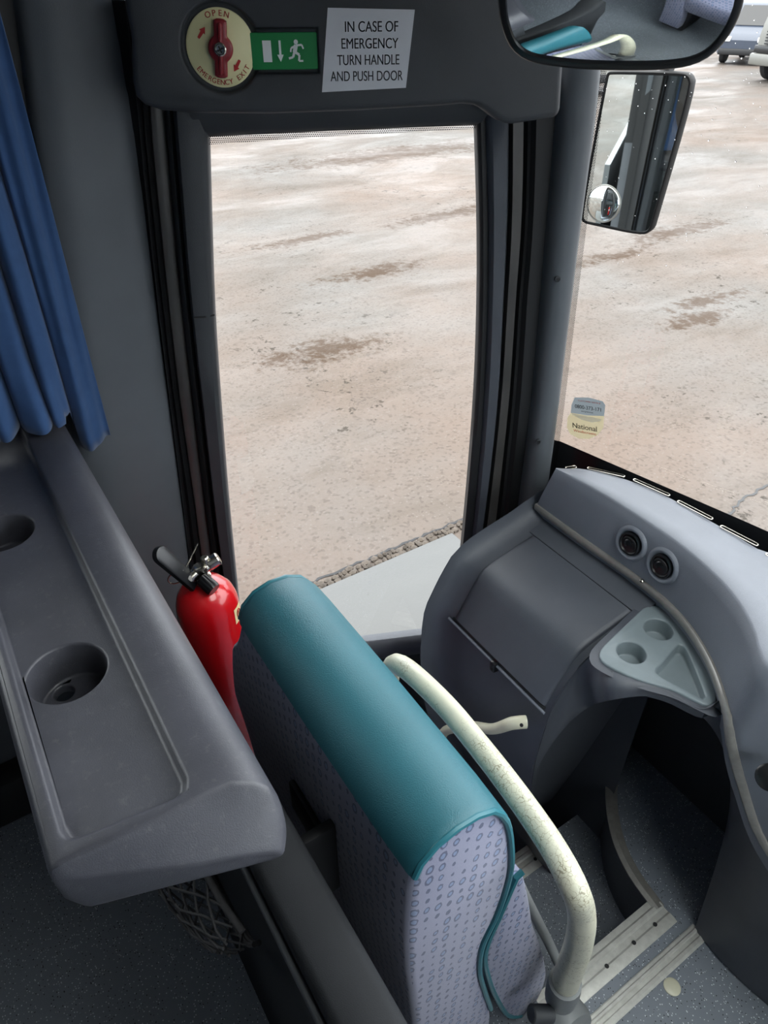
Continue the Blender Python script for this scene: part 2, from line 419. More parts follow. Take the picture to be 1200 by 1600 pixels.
# the object coordinates of the ground material must be world coordinates
ground.location = (0, 0, 0); ground.data.transform(Matrix.Translation(ORG[ground]))
yS = hz(600, 866, GZ).y
slab = struct('pavement', concrete, 'smooth pale grey concrete slab beside the coach door', 'pavement',
    lambda bm: box(bm, (-2.5, 1.45, GZ-.08), (hz(708, 838, GZ).x, yS-.07, GZ+.022), bev=.008))
xs_end = hz(708, 838, GZ).x
struct('pavement', concrete, 'next concrete slab past the joint by the door post', 'pavement',
    lambda bm: box(bm, (xs_end+.05, 1.45, GZ-.08), (xs_end+.32, yS-.09, GZ+.02), bev=.008))
def rubble(bm):
    rnd = random.Random(3); x = -2.3
    while x < xs_end+.34:
        w = rnd.uniform(.018, .05)
        for row in range(2):
            yy = yS-.052+row*.034+rnd.uniform(-.009, .009)
            b2 = bmesh.new(); bmesh.ops.create_icosphere(b2, subdivisions=1, radius=1)
            for v in b2.verts:
                v.co = Vector((v.co.x*w*.6, v.co.y*.022, v.co.z*.018))*rnd.uniform(.75, 1.2)+Vector((x, yy, GZ+.006))
            join(bm, b2)
        x += w
tag(struct('broken_mortar', rubble_mat, 'ragged line of broken mortar and chippings along the slab edge', 'mortar', rubble, smooth=False), kind='stuff')
# long crack ahead of the windscreen and raised joint lines
def edge_gap(bm):
    rnd = random.Random(9); P = [Vector((-2.4+.03*k, yS+.004+rnd.uniform(-.006, .008), GZ+.004)) for k in range(int((xs_end+.35+2.4)/.03))]
    loft(bm, [P, [p+Vector((0, .010+rnd.uniform(0, .012), 0)) for p in P]])
struct('ground_gap', tyre, 'dark broken gap between the yard surface and the slab edge', 'gap', edge_gap)
def crack(bm):
    pts = [hz(x, y, GZ+.004) for x, y in ((1100, 835), (1140, 800), (1160, 782), (1180, 768), (1200, 757), (1260, 735))]
    P = crom(pts, 40); rnd = random.Random(5)
    P = [p+Vector((rnd.uniform(-.012, .012), rnd.uniform(-.012, .012), 0)) for p in P]
    loft(bm, [[p+Vector((0, -.008-.004*rnd.random(), 0)) for p in P], [p+Vector((0, .006, 0)) for p in P]])
o = struct('ground_crack', black, 'thin dark crack in the yard surface ahead of the windscreen', 'crack', crack)

def wheel(name, parent, c, r, w):
    M = frame(c, (1, 0, 0), (0, 1, 0))
    o = part(name, tyre, parent, lambda bm: lathe(bm, [(r*.62, -w/2), (r*.93, -w/2), (r, -w*.35), (r, w*.35), (r*.93, w/2), (r*.62, w/2)], M, 24))
    part('rim', alu_dull, o, lambda bm: lathe(bm, [(r*.15, -w*.45), (r*.6, -w*.3), (r*.6, w*.3), (r*.15, w*.45)], M, 20))
    return o
def place(root, loc, rz):
    root.location = loc; root.rotation_euler[2] = rz
# pale truck parked head-on to the right (front faces -X when unrotated)
tr = empty('parked_truck', (0, 0, 0), 'pale lorry with black grille parked at the far side of the yard', 'lorry')
def truck_cab(bm):
    prof = [(0, .55), (0, 1.15), (.05, 1.45), (.35, 2.45), (.6, 2.6), (2.1, 2.6), (2.1, .55)]
    rows = [[(x + (0 if abs(y) < .9 else .05), y, z) for x, z in prof] for y in (-1.05, -.95, .95, 1.05)]
    loft(bm, rows, cu=True, cap=True)
part('cab', car_white, tr, truck_cab)
part('windscreen', black_gloss, tr, lambda bm: loft(bm, [[(.07, -.85, 1.5), (.07, .85, 1.5)], [(.315, -.8, 2.4), (.315, .8, 2.4)]]))
for k in range(7):
    part('grille_bar', black, tr, lambda bm: box(bm, (-.05, -.7, .95+k*.075), (.03, .7, .99+k*.075), bev=.008))
part('bumper', car_white, tr, lambda bm: box(bm, (-.14, -1.08, .42), (.25, 1.08, .72), bev=.05))
part('bumper_guard', black_gloss, tr, lambda bm: box(bm, (-.10, -1.0, .73), (.1, 1.0, .92), bev=.02))
for sy in (-1, 1):
    part('headlight', white, tr, lambda bm: box(bm, (-.09, sy*.86-.14, .74), (.0, sy*.86+.14, .92), bev=.03))
    wheel('wheel', tr, (.75, sy*.92, .44), .44, .26); wheel('wheel', tr, (4.2, sy*.92, .44), .44, .3)
part('cargo_box', car_white, tr, lambda bm: box(bm, (2.25, -1.15, .8), (6.2, 1.15, 3.1), bev=.03))
g = hz(1165, 128, GZ); place(tr, (g.x+.2, g.y-.75, GZ), math.radians(-14))
# blue and silver van beside it
def small_van(name, label, paint, loc, rz):
    r = empty(name, (0, 0, 0), label, 'van')
    def body(bm):
        prof = [(0, .35), (.02, .75), (.25, .95), (.95, 1.1), (1.55, 1.75), (1.9, 1.86), (4.1, 1.82), (4.25, 1.2), (4.25, .35)]
        rows = [[(x*sc+(1-sc)*2.1, y, .35+(z-.35)*sc2) for x, z in prof] for y, sc, sc2 in ((-.86, .97, .94), (-.8, 1, 1), (.8, 1, 1), (.86, .97, .94))]
        loft(bm, rows, cu=True, cap=True)
    part('body', paint, r, body)
    part('windscreen', black_gloss, r, lambda bm: loft(bm, [[(.98, -.72, 1.16), (.98, .72, 1.16)], [(1.52, -.66, 1.74), (1.52, .66, 1.74)]]))
    for sy in (-1, 1):
        part('side_window', black_gloss, r, lambda bm: box(bm, (1.7, sy*.845-.02, 1.15), (2.9, sy*.845+.02, 1.62), bev=.015))
        for x in (.8, 3.4): wheel('wheel', r, (x, sy*.76, .31), .31, .2)
        part('headlight', white, r, lambda bm: box(bm, (-.02, sy*.6-.14, .7), (.12, sy*.6+.14, .86), bev=.03))
    part('bumper', black, r, lambda bm: box(bm, (-.06, -.8, .3), (.2, .8, .5), bev=.04))
    place(r, loc, rz); return r
g = hz(1140, 106, GZ); small_van('parked_van', 'grey blue van parked beside the pale lorry, seen past the interior mirror', car_blue, (g.x+1.0, g.y+.4, GZ), math.radians(20))
g = hz(950, 150, GZ); small_van('parked_van', 'white van glimpsed between pillar and outside mirror', car_white, (g.x, g.y, GZ), math.radians(70))

# ================================================================== COACH SHELL
YL, YR, XB, ZC = 1.30, -1.25, -3.6, 1.98
CANT = math.radians(25.7)
DD = Vector((math.cos(CANT), -math.sin(CANT), 0)); DN = Vector((math.sin(CANT), math.cos(CANT), 0))   # along / out of the door
DP = Vector((.3, 1.25, 0))
def dpl(px, py, off=0): return hp(px, py, DP-DN*off, DN)         # pixel -> point on the door plane, moved inwards by off
WS = [(1.03, .965), (1.058, .936), (1.158, .474), (1.20, 0), (1.158, -.474), (1.058, -.936), (1.0, -1.25)]
WT = Vector((.1, -.462, 0)).normalized(); WNRM = Vector((.462, .1, 0)).normalized()
def wpl(px, py, off=0): return hp(px, py, Vector((1.058, .936, 0))-WNRM*off, WNRM)

fl = empty('floor', (.3, 0, 0), 'dark grey speckled vinyl coach floor with aluminium step edges', 'floor', kind='structure')
SX0 = .56
def aisle(bm):
    # upper floor with the stairwell cut out: aisle strip, strip in front of the well (curved edge), platform under the seat
    box(bm, (XB, YR, -.05), (SX0, YL+.15, 0))
nose = [hz(1030, 1420, 0), hz(990, 1365, 0), hz(965, 1310, 0), hz(955, 1250, 0), hz(960, 1200, 0), hz(980, 1160, 0), hz(1010, 1120, 0)]
NOSE = crom(nose, 28)
part('vinyl_sheet', vinyl, fl, aisle)
def aisle2(bm):
    top = []; n = len(NOSE)
    a = [Vector((SX0, .268, 0)), Vector((NOSE[0].x, .268, 0))]+NOSE
    b = [Vector((SX0, YR, 0)), Vector((NOSE[0].x, YR, 0))]+[Vector((1.3, -1.2+2.0*i/(n-1), 0)) for i in range(n)]
    loft(bm, [a, b]); 
part('vinyl_sheet', vinyl, fl, aisle2)
part('step_riser', plastic, fl, lambda bm: loft(bm, [NOSE, [Vector((p.x+.015, p.y+.0, -.21)) for p in NOSE]]), label='curved grey riser panel under the metal nosing')
part('step_riser', plastic_dk, fl, lambda bm: loft(bm, [[(SX0, .27, -.002), (NOSE[0].x, .27, -.002)], [(SX0, .285, -.21), (NOSE[0].x, .285, -.21)]]))
part('step_riser', plastic_dk, fl, lambda bm: loft(bm, [[(SX0, .27, 0), (SX0, 1.5, 0)], [(SX0, .27, -.5), (SX0, 1.5, -.5)]]))
YS1 = .585
part('step_tread', vinyl, fl, lambda bm: box(bm, (SX0, .27, -.24), (1.25, YS1, -.2)))
part('step_riser', plastic_dk, fl, lambda bm: loft(bm, [[(SX0, YS1-.01, -.2), (1.25, YS1-.01, -.2)], [(SX0, YS1-.01, -.45), (1.25, YS1-.01, -.45)]]))
part('step_tread', vinyl, fl, lambda bm: box(bm, (SX0, YS1-.01, -.48), (1.25, 1.45, -.45)))
def strip(x0, x1, yc, w, z, holes):
    def fn(bm):
        prof = [(-w/2, 0), (-w/2, .003), (-w*.36, .005), (-w*.18, .005), (-w*.12, .0025), (w*.06, .0025), (w*.12, .006), (w*.24, .006), (w*.3, .003), (w*.44, .003), (w/2, .002), (w/2, -.004)]
        loft(bm, [[(x, yc+a, z+b) for a, b in prof] for x in (x0, x1)])
    o = part('nosing_strip', alu, fl, fn, sharp=20)
    for x in holes:
        part('screw_hole', black, o, lambda bm: lathe(bm, [(.0045, 0), (.0045, .0006)], Matrix.Translation((x, yc-.01, z+.0055)), 12))
y1a = (hz(1030, 1400, 0).y+hz(1028, 1432, 0).y)/2
strip(SX0-.02, NOSE[0].x+.01, .262, .062, 0.0, [.62, .70, .78, .845])
strip(.2, .915, hz(1075, 1475, 0).y+.002, .036, 0.0, [])
strip(SX0, .905, YS1-.02, .06, -.2, [.64, .74, .82])
def nosing(bm):
    sec = [(-.014, 0), (-.014, .004), (-.004, .008), (.006, .006), (.014, .003), (.014, 0)]
    rows = []
    for i, p in enumerate(NOSE):
        t = (NOSE[min(i+1, 27)]-NOSE[max(i-1, 0)]).normalized(); nrm = Vector((t.y, -t.x, 0))
        rows.append([p+nrm*a+Vector((0, 0, b)) for a, b in sec])
    loft(bm, rows)
part('edge_trim', alu_dull, fl, nosing, sharp=25, label='dull metal nosing curving round the stairwell')
part('floor_button', cream_plain, fl, lambda bm: lathe(bm, [(.0165, 0), (.0165, .0015), (.014, .003), (.002, .0034)], Matrix.Translation(hz(1050, 1542, 0)), 24), label='round cream floor stud')

# ---- near-side wall with its window opening, other walls, roof
WX0, WX1, WZ0, WZ1 = -1.9, .10, 1.06, 1.72
wl = empty('wall_left', (-1.5, YL, 0), 'dark grey near side wall of the coach under the curtained window', 'wall', kind='structure')
part('lower_lining', wall_mat, wl, lambda bm: box(bm, (XB, YL, -.05), (.30, YL+.03, WZ0)))
part('upper_lining', wall_mat, wl, lambda bm: box(bm, (XB, YL, WZ1), (.30, YL+.03, ZC)))
part('window_post', black, wl, lambda bm: box(bm, (WX1, YL, WZ0), (.30, YL+.03, WZ1)))
part('window_post', black, wl, lambda bm: box(bm, (XB, YL, WZ0), (WX0, YL+.03, WZ1)))
part('outer_skin', ext_grey, wl, lambda bm: box(bm, (-9, YL+.07, GZ+.35), (.30, YL+.09, WZ0-.08)), label='grey outer body panel')
part('paint_stripe', ext_red, wl, lambda bm: box(bm, (-9, YL+.09, .25), (.2, YL+.094, .50)), label='red stripe along the outer panel')
part('skirting', black, wl, lambda bm: box(bm, (-.62, YL-.07, 0), (.08, YL, .14), bev=.012))
tag(struct('window_2', glass, 'side window pane behind the blue curtain', 'window', lambda bm: box(bm, (WX0, YL+.01, WZ0), (WX1, YL+.015, WZ1))), kind='structure')
wr_ = empty('wall_right', (-1.5, YR, 0), 'off side wall of the coach with long windows, behind the camera', 'wall', kind='structure')
part('lower_lining', wall_mat, wr_, lambda bm: box(bm, (XB, YR-.03, -.05), (1.0, YR, .75)))
part('upper_lining', wall_mat, wr_, lambda bm: box(bm, (XB, YR-.03, 1.75), (1.0, YR, ZC)))
part('added_curtains', curtain_mat, wr_, lambda bm: loft(bm, [[(x_*.05, YR-.012+.01*math.sin(x_*1.3), z) for x_ in range(int(XB*20), 1)] for z in (.75, 1.75)]), label='blue curtains added along the unseen off side to block light')  # out of view, added to keep side light off the rear cabin
for x in (XB, -.04, .92):
    part('window_post', black, wr_, lambda bm: box(bm, (x, YR-.03, .75), (x+.08, YR, 1.75)))
struct('window_3', glass, 'driver side window pane opposite the door', 'window', lambda bm: box(bm, (XB, YR-.026, .75), (.92, YR-.023, 1.75)))
struct('wall_back', wall_mat, 'grey lining at the rear end of the cabin', 'wall', lambda bm: box(bm, (XB-.05, YR, -.05), (XB, YL, ZC)))
HX0, HX1, HY0, HY1 = .38, 1.10, -.80, .30  # unseen roof opening, added to let sky light down on floor and seats
ce = empty('ceiling', (-1, 0, ZC), 'pale grey coach ceiling lining with an added, unseen glazed roof hatch', 'ceiling', kind='structure')
for lo, hi in (((XB, YR-.03), (HX0, YL+.05)), ((HX1, YR-.03), (1.28, YL+.05)), ((HX0, YR-.03), (HX1, HY0)), ((HX0, HY1), (HX1, YL+.05))):
    part('lining', ceil_mat, ce, lambda bm: box(bm, (lo[0], lo[1], ZC), (hi[0], hi[1], ZC+.04)))
part('added_hatch_glass', glass, ce, lambda bm: box(bm, (HX0, HY0, ZC+.03), (HX1, HY1, ZC+.035)))
def frontwall(bm):
    P = [Vector((x, y, 0)) for x, y in WS]
    loft(bm, [[p+Vector((.10, 0, -.45)) for p in P], [p+Vector((.03, 0, .70)) for p in P]])
struct('wall_front', black, 'black front bulkhead below the windscreen', 'wall', frontwall)

# ---- windscreen
wsn = empty('window_1', (1.15, 0, .7), 'large curved windscreen with black lower band', 'window', kind='structure')
zb = hz(1000, 742, 0)  # (only the direction matters)
WSB = lerp_poly([(x, y, 0) for x, y in WS], 40)
zl = wpl(865, 686).z; zr = wpl(1200, 829).z; ZB = (zl+zr)/2
part('glass', glass, wsn, lambda bm: loft(bm, [[p+Vector((.004, 0, .66)) for p in WSB], [p+Vector((.004, 0, ZC)) for p in WSB]]))
part('black_band', black_gloss, wsn, lambda bm: loft(bm, [[p+Vector((.0, 0, .55)) for p in WSB], [p+Vector((.0, 0, ZB)) for p in WSB]]), label='black printed band along the foot of the windscreen')

# ---- door
door = empty('door_1', tuple(DP+DD*.4+Vector((0, 0, -.45))), 'grey framed passenger door with tall window looking onto the wet yard', 'door', kind='structure')
def ribbon(bm, A, B, off, prof, n=24, pl=dpl, curve=True):
    """strip between two edges measured in the photo, with a cross profile [(t, height inwards)]"""
    fa = [pl(x, y, off) for x, y in A]; fb = [pl(x, y, off) for x, y in B]
    a = crom(fa, n) if curve else lerp_poly(fa, n); b = crom(fb, n) if curve else lerp_poly(fb, n)
    nn = DN if pl is dpl else WNRM
    loft(bm, [[p.lerp(q, t)-nn*h for t, h in prof] for p, q in zip(a, b)])
GL = [(322, 60), (327, 206), (331, 350), (336, 490), (345, 628), (358, 790), (374, 950), (383, 1040)]
GR = [(742, 60), (744, 186), (748, 330), (748, 470), (742, 628), (728, 800), (712, 950), (703, 1025)]
LO = [(262, 60), (270, 150), (285, 330), (300, 490), (316, 628), (335, 790), (352, 920), (366, 1040)]
RO = [(794, 60), (792, 180), (790, 330), (784, 470), (775, 628), (757, 790), (738, 920), (726, 1040)]
PP = [(0, -.02), (0, .012), (.12, .02), (.75, .02), (.93, .012), (1, .0), (1, -.02)]
part('frame_post', plastic_dk, door, lambda bm: ribbon(bm, LO, GL, 0, PP), sharp=50)
part('frame_post', plastic, door, lambda bm: ribbon(bm, RO, [(x+12, y) for x, y in GR], 0, PP), sharp=50)
part('glazing_seal', black, door, lambda bm: ribbon(bm, [(x+13, y) for x, y in GR], GR, 0, [(0, -.02), (0, .006), (.6, .008), (1, .002), (1, -.02)]), sharp=50)
part('frame_rail', plastic_dk, door, lambda bm: ribbon(bm, [(230, 60), (500, 60), (830, 50)], [(320, 214), (530, 204), (748, 195)], .002, PP, n=10), sharp=50)
BR1 = [(378, 1024), (575, 1001), (706, 985)]; BR2 = [(380, 1046), (578, 1022), (724, 1004)]
part('frame_rail', plastic, door, lambda bm: ribbon(bm, BR2, BR1, 0, [(0, -.02), (0, .02), (.3, .028), (.8, .026), (1, .014), (1, -.02)], n=10), sharp=50)
def lowpanel(bm):
    a = dpl(350, 1040); b = dpl(735, 1004)
    zt = max(a.z, b.z)
    rows = []
    for z, h in ((zt, .012), (zt-.03, .0), (.02, -.005), (-.46, -.03)):
        rows.append([DP+DD*s+Vector((0, 0, z))-DN*h for s in (-.06, .2, .45, .75)])
    loft(bm, rows)
part('lower_panel', plastic_dk, door, lowpanel)
def rib(bm):
    P = [dpl(615, 1060, .004), dpl(660, 1040, .01), dpl(700, 1022, .004)]; tube(bm, crom(P, 12), .006, 8)
part('panel_rib', plastic_dk, door, rib)
def pane(bm):
    a = [dpl(x, y, .002) for x, y in GL]; b = [dpl(x, y, .002) for x, y in GR]
    loft(bm, [a, b])
part('pane', glass, door, pane)
def fritband(bm):
    a = [dpl(327, 204, .0035), dpl(530, 196, .0035), dpl(744, 188, .0035)]; b = [dpl(327, 226, .0035), dpl(530, 212, .0035), dpl(744, 201, .0035)]
    loft(bm, [a, b])
fb = part('dot_screen', frit, door, fritband)
set_uv(fb, lambda c, n: (Vector(c).dot(DD), c.z))
def etched(bm):
    M = frame(dpl(687, 968, .004), DD, -DN)
    for a, b in (((-.012, -.004), (.012, -.0032)), ((-.012, .0032), (.012, .004)), ((-.012, -.004), (-.0112, .004)), ((.0112, -.004), (.012, .004))):
        box(bm, (a[0], a[1], 0), (b[0], b[1], .0002), M)
part('glass_mark', alu_dull, door, etched, label='tiny etched glass mark')
part('joint_line', black, door, lambda bm: tube(bm, [dpl(303, 496, .0205), dpl(318, 496, .021), dpl(335, 492, .012)], .0016, 8))

# dark rubber seals either side of the door, the B pillar and the A pillar
BPr = [(196, 0), (215, 165), (228, 300), (250, 500), (272, 680), (295, 870), (312, 1010)]
BPl = [(10, -160), (38, 60), (62, 260), (90, 480), (118, 680), (132, 780), (165, 1010)]
sl = empty('trim_1', tuple(DP), 'black rubber seals and channel on the hinge side of the door', 'seal', kind='structure')
SE = [(238, 0), (243, 170), (262, 330), (280, 490), (298, 628), (322, 790), (340, 920), (352, 1010)]
SM = [(226, 0), (230, 170), (245, 330), (262, 490), (280, 640), (302, 790), (318, 920), (330, 1010)]
part('seal_lip', black, sl, lambda bm: ribbon(bm, BPr, SM, .0, [(-4, -.02), (-.1, .0), (.1, .012), (.4, .002), (.7, .01), (1, -.01)]), sharp=60)
part('seal_channel', seal_brown, sl, lambda bm: ribbon(bm, SM, [(x-14, y) for x, y in LO], .0, [(0, -.012), (.15, -.004), (.8, -.004), (1, -.012)]), sharp=60)
part('seal_lip', black, sl, lambda bm: ribbon(bm, [(x-18, y) for x, y in LO], [(x+8, y) for x, y in LO], .0, [(0, -.015), (.2, .004), (.45, .006), (.7, -.01), (1, -.02)]), sharp=60)
part('backing', black, sl, lambda bm: ribbon(bm, [(x-60, y) for x, y in BPr], [(x+16, y) for x, y in LO], -.035, [(0, 0), (1, 0)]))
bp = empty('trim_2', (.25, 1.24, 0), 'broad grey pillar panel between the blue curtain and the door', 'pillar', kind='structure')
def bpanel(bm):
    a = crom([hy(x, y, 1.235) for x, y in BPl], 24); b = crom([hy(x, y, 1.235) for x, y in BPr], 24)
    rows = []
    for p, q in zip(a, b):
        rows.append([p+Vector((-.004, .06, 0)), p+Vector((0, .012, 0)), p.lerp(q, .06), p.lerp(q, .3)+Vector((0, -.006, 0)), p.lerp(q, .45)+Vector((0, -.007, 0)), p.lerp(q, .75)+Vector((0, -.006, 0)), p.lerp(q, .96)+Vector((0, -.001, 0)), q+Vector((0, .006, 0)), q+Vector((.004, .05, 0))])
    loft(bm, rows)
part('panel', pillar_grey, bp, bpanel, sharp=50)
bpk = part('filler', black, bp, lambda bm: box(bm, (-.02, 1.27, 0), (.34, 1.299, ZC)))
s2 = empty('trim_3', tuple(dpl(800, 800)), 'dark door channel beside the front pillar', 'seal', kind='structure')
R1 = [(798, 120), (797, 330), (790, 470), (780, 628), (762, 790), (743, 930)]
R2 = [(822, 120), (818, 330), (808, 470), (797, 628), (780, 790), (764, 930)]
R3 = [(842, 120), (836, 330), (826, 470), (815, 628), (798, 790), (784, 930)]
AL = [(880, 60), (872, 190), (858, 350), (848, 470), (832, 640), (812, 795), (806, 850)]
AR = [(944, 60), (930, 190), (908, 350), (893, 470), (872, 640), (858, 745), (845, 830)]
part('seal_lip', black, s2, lambda bm: ribbon(bm, RO, R1, 0, [(0, -.03), (.3, .0), (1, -.01)]), sharp=60)
part('seal_channel', seal_brown, s2, lambda bm: ribbon(bm, R1, R2, 0, [(0, -.01), (.1, .006), (.8, .006), (1, -.012)]), sharp=60)
part('seal_lip', black, s2, lambda bm: ribbon(bm, R2, R3, 0, [(0, -.012), (.15, .004), (.5, -.004), (.8, .006), (1, -.01)]), sharp=60)
part('seal_channel', black, s2, lambda bm: ribbon(bm, R3, [(x+14, y) for x, y in AL], 0, [(0, -.01), (1, -.012)]), sharp=60)
part('backing', black, s2, lambda bm: ribbon(bm, [(x-8, y) for x, y in RO], AR, -.045, [(0, 0), (1, 0)]))
ap = empty('trim_4', tuple(dpl(850, 700)), 'rounded grey front pillar trim between door and windscreen', 'pillar', kind='structure')
part('panel', pillar_grey, ap, lambda bm: ribbon(bm, AL, AR, 0, [(-.06, -.03), (0, .0), (.08, .016), (.25, .026), (.5, .028), (.8, .02), (.96, .006), (1.0, -.012), (1.05, -.075)]), sharp=60)
for px, py in ((871, 436), (841, 690)):
    M = frame(dpl(px, py, .027), DD, -DN)
    sc = part('screw', plastic_dk, ap, lambda bm: lathe(bm, [(.0055, -.003), (.0055, .0015), (.004, .0022), (.0035, .0008), (.0003, .0006)], M, 18))
    part('screw_recess', black, sc, lambda bm: lathe(bm, [(.0028, .0006), (.0028, .0012)], M, 12))
apf = part('dot_screen', frit, ap, lambda bm: loft(bm, [[wpl(x, y, .003) for x, y in AR], [wpl(x+9, y, .003) for x, y in AR]]))
set_uv(apf, lambda c, n: (Vector(c).dot(WT), c.z))

# ---- header panel over the door (recessed for the emergency handle)
HOFF = .09
hd = empty('trim_5', tuple(dpl(500, 170, HOFF)), 'dark header panel over the door carrying the emergency handle', 'header panel', kind='structure')
HM = frame(DP-DN*HOFF, DD, -DN)           # local x along the door, y = up, z towards the cabin
HMi = HM.inverted()
def hl(px, py, off=0): return HMi @ dpl(px, py, HOFF+off)
def header_bm():
    pts = [hl(x, y) for x, y in ((204, 60), (206, 128), (212, 152), (226, 165), (255, 174), (310, 178), (420, 179), (560, 174), (690, 166), (724, 163), (742, 165), (758, 173), (778, 189), (790, 194), (802, 195), (866, 185), (874, 180), (877, 170), (884, 60))]
    out = [(p.x, p.y) for p in pts]
    out = [(out[0][0], ZC)]+out+[(out[-1][0], ZC)]
    b = bmesh.new(); prism(b, out[::-1], -.085, 0, bev=.010, seg=4)
    return b
disc_c = hl(345, 76); DR = .046
sg0, sg1 = hl(394, 108), hl(489, 52)
def cut_cyl():
    b = bmesh.new(); lathe(b, [(DR+.006, -.008), (DR+.009, .02)], Matrix.Translation((disc_c.x, disc_c.y, 0)), 48); return b
def cut_box():
    b = bmesh.new(); box(b, (disc_c.x, (sg0.y+sg1.y)/2-.026, -.004), (sg1.x+.006, (sg0.y+sg1.y)/2+.026, .02)); return b
hb = carve(header_bm(), [cut_cyl(), cut_box()], bev=.004, seg=3, ang=40)
hb.transform(HM); ho = finish('panel', hb, plastic_dk, hd, sharp=45)

# ================================================================== EMERGENCY HANDLE, SIGNS
eh = empty('emergency_handle', tuple(HM @ Vector((disc_c.x, disc_c.y, -.008))), 'cream round emergency door release with a dark red turn handle', 'door release')
DM = HM @ Matrix.Translation((disc_c.x, disc_c.y, -.007))
dsc = part('dial_plate', cream_disc, eh, lambda bm: lathe(bm, [(DR, -.001), (DR, .0035), (DR-.002, .005), (.001, .005)], DM, 56), label='cream dial plate')
def arc_text(bm, s, rad, a0, step, size, inward):
    for i, ch in enumerate(s):
        a = math.radians(a0+step*i)
        rot = a-math.pi/2 if not inward else a+math.pi/2
        M = DM @ Matrix.Translation((rad*math.cos(a), rad*math.sin(a), .0052)) @ Matrix.Rotation(rot, 4, 'Z')
        if ch != ' ': text_bm(bm, ch, size, M, .0002)
def letters(bm):
    arc_text(bm, 'OPEN', .0365, 90+18, -12, .0098, False)
part('lettering', red_print, dsc, letters, smooth=False)
part('lettering', red_print, dsc, lambda bm: arc_text(bm, 'EMERGENCY EXIT', .0425, 270-55, 8.5, .0088, True), smooth=False)
def arrow(bm, x, y, ang, L=.012):
    M = DM @ Matrix.Translation((x, y, .0051)) @ Matrix.Rotation(math.radians(ang), 4, 'Z')
    prism(bm, [(-L*.6, -.0016), (L*.15, -.0022), (L*.15, -.0045), (L*.75, 0), (L*.15, .0045), (L*.15, .0022), (-L*.6, .0016)], 0, .0003, M)
part('arrow', red_print, dsc, lambda bm: arrow(bm, -.0235, .0175, 50), smooth=False)
part('arrow', red_print, dsc, lambda bm: arrow(bm, .0195, -.0195, 235), smooth=False)
def knob(bm):
    out = []
    for k in range(48):
        a = 2*math.pi*k/48; c, s_ = math.cos(a), math.sin(a)
        r = max(.0165, min(.034, .0085/max(abs(c), 1e-3))) if abs(s_) > .6 else .0165
        out.append((r*c, r*s_))
    M = DM @ Matrix.Rotation(math.radians(-6), 4, 'Z')
    prism(bm, out, .004, .017, M, bev=.004, seg=3)
    box(bm, (-.003, -.030, .014), (.003, .030, .021), M, bev=.0025)
kn = part('turn_knob', maroon, eh, knob, label='dark red winged turn knob')
part('screw', steel, kn, lambda bm: lathe(bm, [(.008, .016), (.008, .0225), (.0065, .0235), (.0055, .0215), (.001, .0212)], DM, 24))
part('screw_slot', black, kn, lambda bm: [box(bm, (-.0042, -.0009, .0205), (.0042, .0009, .0225), DM @ Matrix.Rotation(math.radians(r), 4, 'Z')) for r in (25, 115)])

sgc = Vector(((sg0.x+sg1.x)/2+.003, (sg0.y+sg1.y)/2, 0)); sw, sh = sg1.x-sg0.x, .043
SM_ = HM @ Matrix.Translation((sgc.x, sgc.y, -.004))
es = empty('exit_sign', tuple(SM_ @ Vector((0, 0, 0))), 'green running man exit sign right of the emergency handle', 'exit sign')
part('plate', green, es, lambda bm: prism(bm, rrect(sw+.004, sh, .002, 3), 0, .0022, SM_, bev=.0006, seg=1))
def picto(bm):
    T = lambda pts: prism(bm, pts, .0022, .0026, SM_)
    k = sw/.088
    T([(-.030*k, -.0125), (-.018*k, -.0125), (-.018*k, .0125), (-.030*k, .0125)])
    T([(-.0075*k, .0125), (-.0045*k, .0125), (-.0045*k, -.004), (-.0015*k, -.004), (-.006*k, -.0125), (-.0105*k, -.004), (-.0075*k, -.004)])
    prism(bm, circle(.0029, 16, .0165*k, .0105), .0022, .0026, SM_)
    def limb(a, b, w):
        a = Vector(a); b = Vector(b); d = (b-a).normalized(); n = Vector((-d.y, d.x))*w
        T([(a+n)[:2], (a-n)[:2], (b-n)[:2], (b+n)[:2]])
    for a, b, w in (((.0165, .007), (.0140, -.0015), .0027), ((.0165, .0065), (.0245, .0072), .0012), ((.0245, .0072), (.0265, .0025), .0011), ((.0155, .006), (.0095, .0035), .0012), ((.0095, .0035), (.0085, -.001), .0011),
                    ((.0145, -.001), (.0205, -.0045), .0016), ((.0205, -.0045), (.0195, -.0115), .0014), ((.0195, -.0115), (.0255, -.0115), .0011), ((.0138, -.001), (.0115, -.007), .0016), ((.0115, -.007), (.0055, -.0085), .0013)):
        limb((a[0]*k, a[1]), (b[0]*k, b[1]), w)
part('pictogram', white, es, picto, smooth=False)

